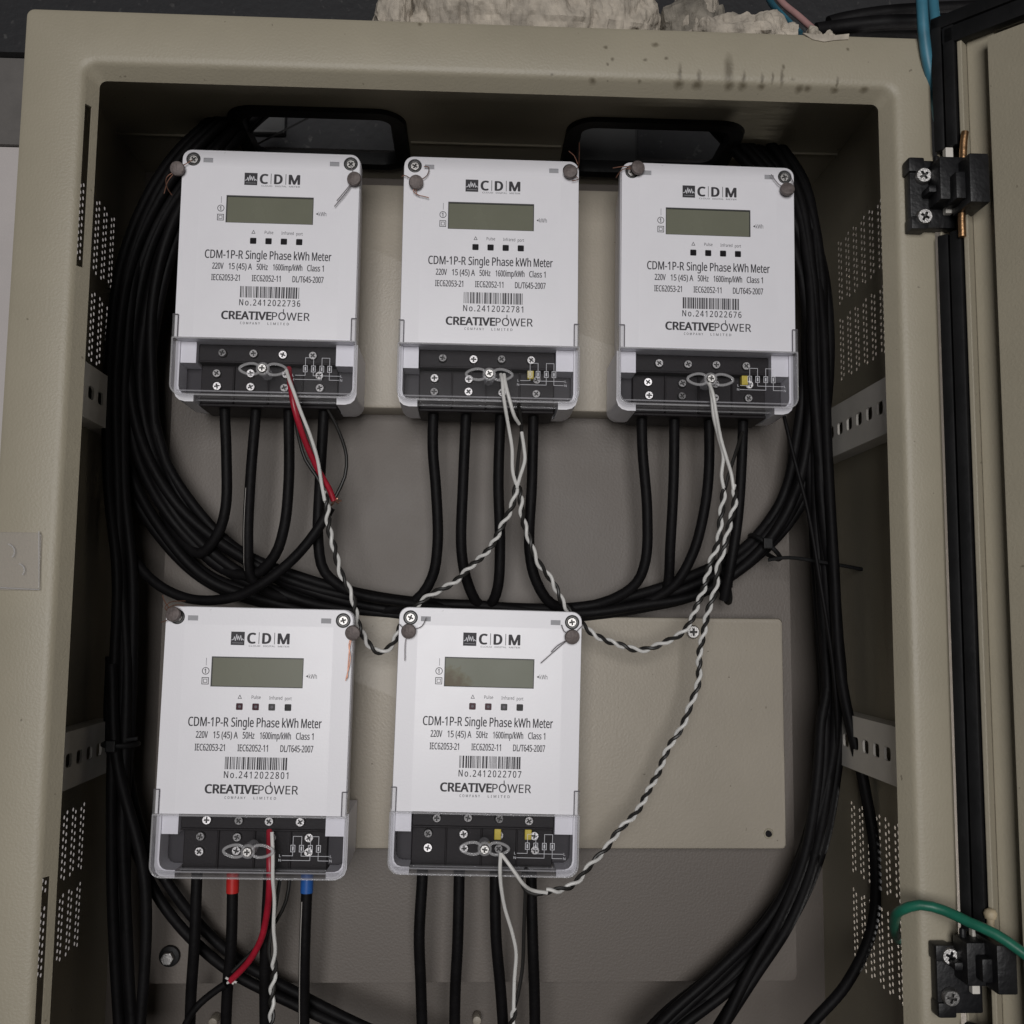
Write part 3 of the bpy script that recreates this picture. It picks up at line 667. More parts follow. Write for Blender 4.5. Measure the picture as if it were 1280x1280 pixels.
SCR = [(27.0, 127.8, .0153), (46.2, 127.8, .0153), (64.7, 127.9, .0153), (83.6, 127.9, .0153)]+[(u, v, .0233) for u in (22.0, 43.8, 65.6, 87.8) for v in (138.9, 147.6)]
for i, (x, z, rot, dy, ser) in enumerate(METERS):
    e = empty('energy_meter', (x, YF+dy, z)); e.rotation_euler = (0, rot, 0); tag(e, MLAB[i], 'electricity meter', 'energy meters mounted in the cabinet'); MO.append(e)
    case = link('case', D['case'], e); link('label_sheet', D['label_sheet'], link('face_plate', D['face_plate'], e)); link('side_recess', D['side_recess0'], e); link('side_recess', D['side_recess1'], e)
    tb_ = link('terminal_block', D['terminal_block'], e)
    cov = link('clear_cover', D['clear_cover'], e)
    for k_ in ('cover_side', 'cover_rim_gleam', 'cover_tab', 'cover_tab2', 'tab_edge', 'wiring_diagram', 'diagram_print'): link(k_.rstrip('2'), D[k_], cov)
    lug = link('sealing_lug', D['sealing_lug'], e)
    o = link('lug_screw', D['lug_screw'], lug); o.location = T3(56.4, 141.8, -.0050); o.rotation_euler = (0, random.uniform(0, 3), 0)
    rnd = random.Random(i+3)
    for u, v, y in SCR:
        o = link('terminal_screw', D['terminal_screw_dull' if rnd.random() < .55 else 'terminal_screw'], tb_); o.location = T3(u+rnd.uniform(-.4, .4), v+rnd.uniform(-.4, .4), y)
        o.rotation_euler = (rnd.uniform(-.12, .12), rnd.uniform(0, 3), rnd.uniform(-.12, .12))
    for u in (6.8, 106.0):
        st = link('screw_seat', D['screw_seat'], e); st.location = T3(u, 6.2, 0)
        o = link('corner_screw', D['corner_screw'], st); o.location = (0, .0022, 0); o.rotation_euler = (0, rnd.uniform(0, 3), 0)
    for u in (16.2, 95.8): o = link('slot_pocket', D['slot_pocket'], e); o.location = T3(u, 6.7, 0)
    dis = link('display', D['display'], e); link('display_rim', D['display_rim'], dis)
    if i == 4:
        st = MB(); pts = [(29.3, 36)]+[(29.3+k*1.55, 36.2+.35*k+.9*rnd.random()+max(0, k-4)*.95) for k in range(1, 11)]+[(46.3, 46.7), (29.3, 46.7)]
        st.add([T3(u, min(v, 46.7), .00088) for u, v in pts], [tuple(range(len(pts)))])
        ms = MAT['lcd'].copy(); ms.name = 'display_burn'; nt = ms.node_tree; N = nt.nodes; L = nt.links
        tc = N.new('ShaderNodeTexCoord'); vm = N.new('ShaderNodeVectorMath'); vm.operation = 'SUBTRACT'; vm.inputs[1].default_value = T3(29, 47.5, .0009)
        nz = N.new('ShaderNodeTexNoise'); nz.inputs['Scale'].default_value = 320; L.new(tc.outputs['Object'], nz.inputs['Vector']); L.new(tc.outputs['Object'], vm.inputs[0])
        ln = N.new('ShaderNodeVectorMath'); ln.operation = 'MULTIPLY'; ln.inputs[1].default_value = (62, 0, 82); L.new(vm.outputs[0], ln.inputs[0])
        le = N.new('ShaderNodeVectorMath'); le.operation = 'LENGTH'; L.new(ln.outputs[0], le.inputs[0])
        ad = N.new('ShaderNodeMath'); ad.operation = 'ADD'; L.new(le.outputs['Value'], ad.inputs[0]); L.new(nz.outputs['Fac'], ad.inputs[1])
        cr = N.new('ShaderNodeValToRGB'); cr.color_ramp.elements[0].position = .62; cr.color_ramp.elements[0].color = (.085, .062, .026, 1)
        cr.color_ramp.elements[1].position = 1.0; cr.color_ramp.elements[1].color = (.150, .158, .118, 1); e2 = cr.color_ramp.elements.new(.84); e2.color = (.125, .118, .068, 1)
        sc_ = N.new('ShaderNodeMath'); sc_.operation = 'MULTIPLY'; sc_.inputs[1].default_value = .62; L.new(ad.outputs[0], sc_.inputs[0]); L.new(sc_.outputs[0], cr.inputs[0])
        bs_ = N['Principled BSDF']
        L.new(cr.outputs[0], bs_.inputs['Base Color'])
        me2 = D['display'].copy(); me2.materials.clear(); me2.materials.append(ms); dis.data = me2
    for k_, u in enumerate(LEDU):
        kind = ('r', 'r', 'g', 'k')[k_] if i >= 3 else 'k'
        o = link('indicator_window', D['led'+kind], e); o.location = T3(u, 58.7, 0)
        d_ = link('indicator_lens', D['led_dot'], o) if k_ != 3 and i >= 3 else None
    for k_ in ('brand_letters', 'brand_square', 'brand_wave', 'icon_print', 'square_icon', 'pointer_icon', 'triangle_icon', 'arrow_print', 'small_print', 'model_print', 'rating_print', 'maker_print', 'power_stem'): link(k_, D[k_], e)
    link('serial_print', text_data('serial_print', [('No.'+ser, 39.4, 77.2, 98.6, 3.9, dict(spacing=1.22, bold=.02))]), e)
    bc = MB(); u = 39.6; rb = random.Random(int(ser))
    while u < 76.4:
        wdt = rb.choice((.35, .35, .7, 1.0)); wdt = min(wdt, 76.7-u)
        bc.add([T3(a_, b_, -.00018) for a_, b_ in ((u, 88.2), (u+wdt, 88.2), (u+wdt, 95.5), (u, 95.5))], [(0, 1, 2, 3)]); u += wdt+rb.choice((.32, .35, .5, .8))
    link('barcode', bc.data('barcode', 'ink'), e)
bpy.context.view_layer.update()
def mlocal(i, px, py, y):
    """point of the picture at depth y behind meter i's face, in that meter's own space"""
    w_ = P(px, py, YF+METERS[i][3]+y); return MO[i].matrix_world.inverted() @ w_
tagm = MB().box(-.0021, .0021, -.0026, .0026, -.0033, .0033).data('terminal_tag', 'yellow', bevel=.0006)
for i, px, py, sc2 in ((1, 663, 469, .9), (2, 930, 476, 1), (4, 622, 1042, 1), (4, 660, 1042, 1)):
    o = link('terminal_tag', tagm, MO[i]); o.location = mlocal(i, px, py, .0185); o['label'] = 'yellow tag beside a terminal screw'; o.scale = (1, 1, sc2)

# ------------------------------------------------------------------ wire seals
def seal(i, side, disc, wires, look, wm='grey_wire', brown=False):
    Y = YF+METERS[i][3]-.0035; c = P(disc[0], disc[1], Y)
    e = empty('wire_seal', c)
    tag(e, look+' on '+MREF[i], 'wire seal', 'wire seals on the meter corner screws')
    ax = Vector((random.uniform(-.25, .25), -1, random.uniform(-.25, .25))).normalized()
    mb = MB().cyl(-ax*.0012, ax, .0046, .0032, 22, bev=.0011); mb.build('seal_disc', 'lead', e, smooth=True)
    for wpts in wires:
        pts = [P(a[0], a[1], Y+(a[2] if len(a) > 2 else .0005))-c for a in wpts]
        MB().tube(spline(pts, .002), .00030, 6).build('seal_wire', wm, e, smooth=True)
seal(0, 'L', (222, 211), [[(222, 212), (210, 226), (205, 242)], [(223, 212), (208, 222), (209, 235), (215, 244)], [(222, 210), (232, 205), (240, 200)]], 'grey lead seal with copper strands hanging beyond the case', 'copper')
seal(0, 'R', (443, 224), [[(443, 224), (433, 240), (418, 258)], [(443, 224), (432, 238), (421, 251)], [(443, 222), (441, 214), (438, 207)]], 'grey lead seal with grey tail slanting over the face')
seal(1, 'L', (520, 228), [[(520, 228), (505, 219), (502, 221)], [(520, 229), (521, 243), (528, 245), (536, 247)], [(520, 228), (534, 219), (536, 209), (530, 208)], [(520, 229), (517, 240), (524, 244)]], 'lead seal with a curled tail beneath the screw', 'copper')
seal(1, 'R', (713, 215), [[(713, 215), (722, 210), (724, 195), (724, 178)], [(722, 205), (718, 195), (711, 189)], [(714, 216), (723, 224), (715, 226)]], 'lead seal covering its screw, strands standing up,', 'copper')
seal(2, 'L', (797, 210), [[(797, 210), (780, 208), (766, 210)], [(797, 211), (778, 212), (770, 222)]], 'tilted lead seal with strands pointing off the case', 'copper')
seal(2, 'R', (984, 237), [[(984, 237), (973, 230), (966, 221), (964, 218)], [(984, 236), (992, 232), (989, 222)]], 'lead seal hanging close under its screw')
seal(3, 'L', (217, 768), [[(217, 768), (206, 760), (212, 753), (232, 751)], [(217, 768), (208, 762), (220, 756), (230, 757)], [(217, 770), (207, 776), (201, 778)], [(217, 767), (206, 752), (203, 744)]], 'ragged lead seal with strands looping over the edge', 'copper')
seal(3, 'R', (441, 791), [[(441, 791), (437, 810), (434, 848)], [(441, 791), (436, 806), (438, 822), (432, 851)]], 'lead seal with reddish strands hanging down the edge', 'copper')
seal(4, 'L', (511, 789), [[(511, 789), (507, 800), (506, 826)], [(511, 788), (503, 784), (499, 780)], [(511, 788), (527, 783), (533, 772)]], 'lead seal with one thin tail hanging straight down')
seal(4, 'R', (715, 796), [[(715, 796), (700, 808), (676, 829)], [(715, 797), (697, 807), (689, 815)], [(714, 794), (705, 789), (702, 781)], [(716, 794), (726, 784), (729, 781)]], 'lead seal with two tails slanting toward the display')

# ------------------------------------------------------------------ cables
RC = .0035
def cable(pts, label, group, r=RC, m='cable', name='power_cable', stripe=None, sleeve=None, step=.005):
    pts = spline(pts, step); base_ = pts[0].copy()
    e = empty(name, base_) if (stripe or sleeve) else None
    loc = [p-base_ for p in pts]
    if e is None:
        o = MB().tube(loc, r, 12).build(name, m, None, smooth=True); o.location = base_
    else:
        o = e; MB().tube(loc, r, 12).build('jacket', m, e, smooth=True)
        if stripe:
            a, b_, sx = stripe; seg = [p+Vector((sx*r*.75, -r*.72, 0)) for p in loc if a >= (p+base_).z >= b_]
            MB().tube(seg, .0004, 6).build('stripe', 'pale_stripe', e, smooth=True)
        if sleeve:
            zc_, mt = sleeve; seg = [p for p in loc if (p+base_).z >= zc_]
            MB().tube(seg, r*1.13, 14).build('tape_sleeve', mt, e, smooth=True)
    tag(o, label, 'cable', group); return o
YB = YF+.034
def down(i, pts, ydeep):
    out = []
    for k, a in enumerate(pts):
        t = k/(len(pts)-1); out.append(P(a[0], a[1], YB+(ydeep-YB)*t*t))
    first = out[0]; return [first+Vector((0, 0, .012))]+out
ORD = ['farthest from the wiring diagram', 'second farthest from the wiring diagram', 'second nearest the wiring diagram', 'nearest the wiring diagram']
LEADS = {
 0: [([(281, 512), (283, 570), (282, 635), (272, 668), (250, 692), (222, 668), (205, 640)], .150), ([(320, 512), (313, 600), (310, 680), (314, 722), (340, 742), (390, 752)], .150), ([(361, 512), (361, 600), (355, 660), (343, 695), (318, 718), (280, 712), (250, 690)], .150), ([(405, 512), (400, 600), (398, 680), (406, 715), (440, 740), (500, 752), (560, 760), (620, 764)], .148)],
 1: [([(542, 508), (541, 560), (545, 612), (547, 680), (540, 722), (520, 750), (480, 762), (430, 758)], .152), ([(583, 508), (579, 600), (577, 690), (585, 730), (600, 757), (630, 764)], .152), ([(626, 508), (623, 600), (625, 680), (622, 735), (612, 757), (590, 764)], .152), ([(667, 508), (665, 600), (662, 690), (671, 728), (690, 755), (730, 762), (770, 758)], .152)],
 2: [([(802, 512), (803, 560), (809, 640), (807, 700), (796, 728), (772, 746), (735, 758), (690, 763)], .150), ([(843, 512), (842, 600), (838, 680), (834, 735), (822, 757)], .152), ([(886, 512), (886, 590), (880, 640), (866, 692), (842, 732), (806, 753), (760, 762)], .152), ([(929, 512), (927, 580), (922, 650), (912, 715), (905, 750)], .132)],
 3: [([(246, 1098), (243, 1180), (239, 1240), (236, 1330)], .14), ([(291, 1098), (289, 1180), (284, 1240), (281, 1330)], .14), ([(336, 1098), (332, 1180), (331, 1240), (332, 1330)], .14), ([(384, 1098), (381, 1180), (380, 1240), (380, 1330)], .14)],
 4: [([(528, 1095), (524, 1170), (526, 1230), (529, 1330)], .14), ([(574, 1095), (572, 1180), (569, 1240), (568, 1330)], .14), ([(619, 1095), (620, 1170), (626, 1240), (632, 1330)], .14), ([(664, 1095), (666, 1180), (668, 1240), (669, 1330)], .14)]}
for i, ls in LEADS.items():
    for k, (pts, yd) in enumerate(ls):
        lab = 'black cable under %s, %s' % (MREF[i], ORD[k]); st = sl = None
        if i == 0 and k == 1: st = (P(310, 610, .13).z, P(312, 728, .13).z, -.75); lab = 'thick black cable with a thin pale stripe under the upper red-wired meter'
        if i == 3 and k == 3: st = (P(380, 1120, .12).z, P(380, 1300, .14).z, -.9); sl = (P(384, 1121, .12).z, 'blue_tape'); lab = 'thick black cable with a blue tape sleeve and a pale stripe'
        if i == 3 and k == 1: sl = (P(291, 1118, .12).z, 'red_tape'); lab = 'thick black cable with a red tape sleeve at its top'
        cable(down(i, pts, yd), lab, 'cables leaving the meter terminals', stripe=st, sleeve=sl)

def bundle(path, n, spread, label, group, seed, r=RC, jit=.35):
    rg = random.Random(seed); base_ = [P(*a) for a in path]
    for k in range(n):
        a = 2*math.pi*k/n*1.0+rg.uniform(-.4, .4); rad = spread*(.35 if k % 3 == 0 else 1)*rg.uniform(.75, 1.1); ph = rg.uniform(0, 6); out = []
        for j, p in enumerate(base_):
            t = (base_[min(j+1, len(base_)-1)]-base_[max(j-1, 0)]).normalized(); b_ = Vector((0, 1, 0)); nn = t.cross(b_).normalized()
            aa = a+jit*2.2*math.sin(ph+j*.55)+k*.12*j*.15; out.append(p+nn*(rad*math.cos(aa)+rg.uniform(-.0016, .0016))+b_*(rad*.62*math.sin(aa)+rg.uniform(-.001, .001)))
        cable(out, label, group, r)
bundle([(330, 128, .135), (262, 205, .128), (205, 290, .122), (178, 380, .126), (172, 480, .128), (182, 560, .130), (222, 640, .132), (290, 700, .138), (380, 742, .142), (480, 762, .144), (600, 768, .144), (720, 768, .144), (800, 757, .144), (870, 738, .143), (940, 695, .141), (990, 630, .138), (1015, 550, .135), (1022, 430, .132), (1012, 320, .130), (975, 235, .130), (900, 150, .138)],
       6, .0088, 'thick black cable in the bundle sagging beneath the upper meters', 'looped cables beneath the upper meters', 11)
bundle([(340, 128, .150), (268, 190, .150), (200, 270, .148), (158, 380, .146), (150, 500, .146), (160, 590, .147), (205, 670, .149), (262, 722, .150), (340, 752, .151), (460, 772, .151), (600, 776, .151)],
       3, .0068, 'thick black cable of the wider loop against the slotted rail', 'wider looped cables beside the slotted rail', 5)
bundle([(300, 128, .12), (220, 210, .118), (165, 320, .116), (146, 450, .118), (144, 600, .120), (150, 720, .124), (152, 830, .126), (150, 930, .126), (150, 1030, .126), (152, 1150, .128), (165, 1330, .130)],
       4, .0068, 'black cable hanging down beside the lower vent of the left wall', 'cables hanging by the left vents', 21)
bundle([(150, 820, .140), (152, 920, .141), (172, 1030, .142), (215, 1120, .146), (285, 1195, .150), (370, 1245, .150), (470, 1290, .150), (560, 1320, .15)],
       2, .0072, 'black cable slanting behind the cables of the meter above taped cables', 'cables slanting across the mounting plate', 9)
cable(pix([(140, 830, .120), (146, 950, .120), (178, 1080, .122), (183, 1150, .123), (172, 1330, .125)]), 'black cable bowing away from the hanging bundle near the plate stud', 'cables hanging by the left vents')
bundle([(940, 150, .140), (1000, 230, .132), (1020, 340, .128), (1022, 480, .127), (1024, 620, .127), (1034, 760, .128), (1040, 860, .128), (1034, 960, .130), (1012, 1060, .134), (972, 1150, .140), (910, 1220, .142), (840, 1280, .142), (790, 1330, .142)],
       7, .0098, 'black cable in the bundle curving in below the raised panel', 'cables curving down the hinge side', 31)
bundle([(935, 150, .150), (995, 230, .142), (1016, 340, .140), (1018, 480, .140), (1020, 620, .140), (1030, 760, .138), (1040, 860, .130), (1040, 900, .126), (1036, 980, .124), (1016, 1075, .128), (985, 1150, .132), (940, 1220, .134), (900, 1280, .134), (870, 1330, .134)],
       3, .0060, 'short black cable splaying out of the curving bundle foot', 'cables curving down the hinge side foot', 37)
cable(pix([(930, 150, .150), (1000, 250, .140), (1026, 380, .124), (1034, 560, .118), (1042, 700, .115), (1052, 850, .110), (1080, 980, .105), (1094, 1070, .102), (1090, 1160, .102), (1058, 1230, .105), (1010, 1285, .108), (980, 1330, .11)]), 'single black cable bowing over the bright lower vent', 'cables curving down the hinge side single')
cable(pix([(980, 520, .115), (992, 570, .112), (1010, 640, .110), (1024, 720, .108), (1042, 840, .112), (1046, 930, .120), (1030, 1010, .134), (990, 1110, .142)]), 'thin black wire crossing the bundle by the slotted rail', None, r=.0013, name='thin_wire')
# cut cable with bare copper under the first meter
cc = empty('cut_cable', P(418, 626, .108)); tag(cc, 'cut black cable with bare copper end joined to the red wire', 'cable')
def sub_tube(e, name, pts, r, m, n=12, step=.004): return MB().tube([p-e.location for p in spline(pts, step)], r, n).build(name, m, e, smooth=True)
sub_tube(cc, 'jacket', pix([(413, 634, .108), (398, 660, .108), (370, 695, .110), (330, 728, .114), (290, 747, .120), (235, 748, .128), (190, 725, .132), (160, 685, .134), (142, 620, .136)]), .0033, 'cable')
for dx, dy in ((10, 0), (7, 3), (5, -3), (-4, -5)):
    sub_tube(cc, 'strand', pix([(414, 632, .108), (418, 626, .106), (418+dx*.6, 626+dy*.8, .105), (417+dx, 626+dy, .105)]), .0006, 'copper', 6, .001)
cc2 = empty('cut_cable', P(287, 1227, .118)); tag(cc2, 'cut black cable with pale bare end tied to the lower red wire', 'cable')
sub_tube(cc2, 'jacket', pix([(282, 1230, .119), (262, 1244, .120), (243, 1262, .120), (228, 1290, .122), (218, 1330, .122)]), .0022, 'cable')
for dx, dy in ((8, 2), (4, 4), (-6, -4), (5, -4)):
    sub_tube(cc2, 'strand', pix([(284, 1229, .118), (288, 1226, .117), (288+dx, 1226+dy, .116)]), .0007, 'wire_white', 6, .001)
# red wires
cable(pix([(361, 461, .0935), (363, 480, .082), (368, 510, .0795), (380, 548, .088), (398, 588, .098), (412, 612, .104), (417, 626, .106)]), 'red wire running from the upper red-wired meter to the bare copper end', 'red wires', r=.0019, m='red', name='red_wire')
cable(pix([(337, 1038, .098), (337, 1075, .088), (337, 1104, .088), (334, 1140, .096), (326, 1175, .105), (310, 1203, .112), (288, 1226, .117)]), 'red wire hanging from the meter above taped cables', 'red wires', r=.0020, m='red', name='red_wire')
# thin black loops
cable(pix([(408, 508, .112), (424, 540, .108), (433, 570, .106), (431, 596, .106), (419, 622, .107)]), 'thin dark wire bowing beside the cable nearest the diagram of the upper red-wired meter', None, r=.0011, m='wire_black', name='thin_wire')
cable(pix([(368, 512, .112), (373, 545, .108), (382, 575, .107), (396, 596, .107), (404, 612, .107)]), 'thin dark wire looping behind the red wire of the upper red-wired meter', None, r=.0011, m='wire_black', name='thin_wire')
cable(pix([(362, 1098, .112), (358, 1125, .112), (346, 1150, .114), (322, 1182, .118), (290, 1215, .120)]), 'thin dark wire behind the red wire of the meter above taped cables', None, r=.0011, m='wire_black', name='thin_wire')

# twisted pairs
RW = .00112
def pair(label, segs):
    """segs: list of (kind, pts); kind 'twist' helix of both, 'white'/'black' single strands"""
    first = segs[0][1][0]; e = empty('twisted_wire', P(*first)); tag(e, label, 'wire', 'black and white twisted sensing wires')
    for kind, pts in segs:
        cen = spline(pix(pts), .0012)
        if kind == 'twist':
            wp = []; bp = []; s_ = 0.0; prev = cen[0]; pitch = .0150
            for j, p in enumerate(cen):
                s_ += (p-prev).length; prev = p
                t = (cen[min(j+1, len(cen)-1)]-cen[max(j-1, 0)]).normalized(); n1 = t.cross(Vector((0, 1, 0))).normalized(); n2 = t.cross(n1)
                p = p+n1*(.0007*math.sin(s_*95+1)+.0005*math.sin(s_*210)); ph = 2*math.pi*(s_+.0022*math.sin(s_*63)+.0030*math.sin(s_*24+2))/pitch; o_ = n1*math.cos(ph)*RW*1.02+n2*math.sin(ph)*RW*1.02; wp.append(p+o_-e.location); bp.append(p-o_-e.location)
            MB().tube(wp, RW, 8).build('white_strand', 'wire_white', e, smooth=True); MB().tube(bp, RW, 8).build('black_strand', 'wire_black', e, smooth=True)
        else:
            MB().tube([p-e.location for p in cen], RW, 8).build(kind+'_strand', 'wire_'+kind, e, smooth=True)
FY = YF-.006
pair('twisted wire draped from the upper red-wired meter to the meter between two others',
     [('white', [(358, 463, FY+.004), (362, 476, FY-.001), (368, 492, FY-.002), (375, 512, FY+.001), (388, 545, .086), (397, 575, .092), (402, 605, .096), (406, 626, .097)]),
      ('twist', [(404, 615, .099), (408, 640, .098), (417, 680, .098), (428, 718, .098), (440, 752, .099), (450, 785, .100), (462, 806, .101), (476, 813, .102), (490, 804, .103), (505, 780, .104), (522, 757, .104), (548, 738, .102), (580, 716, .100), (605, 694, .098), (622, 672, .096), (633, 645, .095), (642, 620, .094), (646, 606, .094)]),
      ('white', [(646, 608, .093), (641, 590, .091), (640, 560, .089), (636, 535, .086), (632, 512, FY+.001), (629, 492, FY-.002), (628, 476, FY-.001), (626, 468, FY+.004)])])
pair('twisted wire between the meter between two others and the meter nearest the upper hinge',
     [('white', [(630, 468, FY+.004), (632, 480, FY-.001), (637, 500, FY-.002), (643, 520, FY+.001), (649, 530, .086)]),
      ('black', [(648, 505, .100), (652, 535, .094), (648, 570, .092), (645, 604, .094)]),
      ('white', [(652, 540, .092), (655, 560, .091), (656, 575, .091), (650, 596, .092), (646, 610, .093)]),
      ('twist', [(645, 604, .095), (650, 630, .095), (658, 660, .096), (668, 690, .097), (683, 718, .099), (698, 744, .101), (712, 764, .103), (728, 780, .104), (748, 794, .104), (775, 808, .104), (800, 813, .104), (826, 806, .102), (848, 792, .100), (865, 772, .098), (878, 742, .097), (889, 705, .096), (897, 670, .095), (902, 640, .094), (905, 610, .093)]),
      ('white', [(905, 612, .092), (902, 595, .091), (904, 570, .089), (898, 545, .086), (892, 520, FY), (890, 498, FY-.002), (887, 478, FY)])])
pair('long twisted wire sweeping over the bare panel to the stained-display meter',
     [('white', [(884, 474, FY+.003), (891, 492, FY-.004), (895, 516, FY-.002), (901, 548, .084), (908, 572, .087), (914, 592, .090), (917, 612, .091)]),
      ('black', [(928, 540, .100), (920, 565, .094), (912, 590, .092), (906, 612, .092)]),
      ('twist', [(916, 606, .092), (916, 640, .092), (909, 672, .092), (901, 702, .093), (893, 732, .094), (885, 765, .095), (878, 800, .096), (874, 840, .098), (863, 880, .101), (847, 918, .104), (827, 955, .106), (808, 992, .107), (789, 1022, .107), (765, 1052, .104), (742, 1077, .100), (720, 1100, .096), (700, 1112, .092), (684, 1116, .090)]),
      ('white', [(684, 1116, .089), (666, 1113, .086), (654, 1105, FY), (646, 1094, FY-.002), (636, 1080, FY-.002), (627, 1068, FY)]),
      ('black', [(684, 1116, .091), (668, 1118, .092), (656, 1112, .094), (652, 1098, .098), (658, 1085, .104)])])
pair('white wire hanging from the lug of the stained-display meter',
     [('white', [(626, 1066, FY), (625, 1085, FY-.002), (626, 1105, FY), (631, 1135, .086), (640, 1165, .092), (645, 1190, .096), (643, 1225, .100), (642, 1262, .102)]),
      ('black', [(657, 1112, .100), (655, 1160, .102), (653, 1210, .104), (646, 1250, .104), (642, 1262, .104)]),
      ('twist', [(642, 1258, .103), (638, 1275, .104), (636, 1300, .105), (632, 1330, .107)])])
pair('white and black wire hanging beside the lower red wire',
     [('white', [(340, 1040, .0825), (341, 1070, .0805), (341, 1098, .0800), (343, 1125, .086), (342, 1160, .092), (344, 1190, .097), (341, 1204, .099)]),
      ('black', [(350, 1098, .108), (342, 1150, .104), (336, 1190, .101), (340, 1206, .101)]),
      ('twist', [(341, 1198, .100), (340, 1225, .101), (341, 1255, .102), (339, 1285, .104), (337, 1330, .106)])])

# cable ties and clip
def tie(cx, cy, Y, rx, rz, tilt, label, tail=None):
    c = P(cx, cy, Y); e = empty('cable_tie', c); tag(e, label, 'cable tie', 'cable ties on the cable bundles')
    ex = Vector((math.cos(tilt), 0, math.sin(tilt))); ey = Vector((0, 1, 0))
    MB().tube([ex*rx*math.cos(2*math.pi*k/28)+ey*rz*math.sin(2*math.pi*k/28) for k in range(28)], .0016, 8, closed=True).build('strap', 'rubber', e, smooth=True)
    hp = ex*(-rx*.2)-ey*(rz+.001); MB().box(hp.x-.003, hp.x+.003, hp.y-.002, hp.y+.002, hp.z-.0035, hp.z+.0035).build('lock', 'rubber', e, bevel=.0006)
    if tail: MB().tube([p-c for p in spline(pix(tail), .004)], .0012, 8).build('tail', 'rubber', e, smooth=True)
tie(956, 684, .140, .0125, .0125, math.radians(-40), 'black cable tie with a long tail reaching across to the slotted rail', [(960, 700, .122), (985, 697, .120), (1030, 703, .118), (1080, 712, .116)])
tie(905, 733, .143, .0115, .0115, math.radians(-75), 'black cable tie under the cable nearest the diagram of the meter nearest the upper hinge')
tie(151, 930, .126, .0105, .0110, 0, 'black cable tie round the hanging cables by the left rail', [(158, 925, .112), (165, 924, .112), (172, 923, .112)])
yc = P(957, 1182, .140); o = MB().tube([p-yc for p in spline(pix([(950, 1187, .140), (953, 1180, .138), (960, 1180, .137)]), .001)], .0011, 8).build('wire_clip', 'yellow', None, smooth=True); o.location = yc
tag(o, 'tiny yellow wire clip sitting on the cable bundle below the panel', 'clip')

# green wire through the side vent, round the hinge jamb
cable(pix([(1124, 1176, .055), (1119, 1165, .030), (1118, 1152, .010), (1126, 1138, -.008), (1150, 1131, -.014), (1180, 1138, -.018), (1212, 1153, -.028), (1245, 1168, -.036), (1290, 1200, -.045), (1330, 1235, -.055)]), 'green wire curling round the cabinet jamb above the lower hinge', None, r=.0026, m='green', name='green_wire')
# blue cables and loose wires at the top
cable(pix([(1148, -60, .010), (1152, 0, -.004), (1155, 45, -.004), (1160, 80, -.002), (1168, 115, .004), (1174, 150, .012)]), 'pale blue flat cable hanging over the cabinet corner', 'blue cables at the cabinet corner', r=.0032, m='blue_cable', name='blue_cable')
cable(pix([(1160, -60, .030), (1166, 0, .020), (1170, 40, .012), (1172, 80, .010), (1176, 120, .016)]), 'blue round cable tucked behind the flat blue cable', 'blue cables at the cabinet corner', r=.0030, m='blue_cable', name='blue_cable')
cable(pix([(950, -40, .100), (962, 0, .080), (978, 20, .060), (1000, 42, .050)]), 'thin blue wire lying across the plaster on the cabinet roof', None, r=.0022, m='blue_cable', name='thin_wire')
cable(pix([(955, -40, .060), (975, 0, .045), (998, 20, .034), (1016, 36, .026)]), 'thin pink wire ending at the plaster crumb on the cabinet roof', None, r=.0020, m='pink_cable', name='thin_wire')
for k, (y0, y1) in enumerate(((30, 27), (37, 40), (21, 12))):
    cable(pix([(1020+k*8, y0+8, .045+k*.02), (1050, y0+4, .045+k*.02), (1100, (y0+y1)/2, .04+k*.02), (1160, y1, .035+k*.02), (1260, y1-4, .03+k*.02)]), 'black cable lying along the cabinet roof by the blue cables', 'black cables on the cabinet roof', r=.0045)

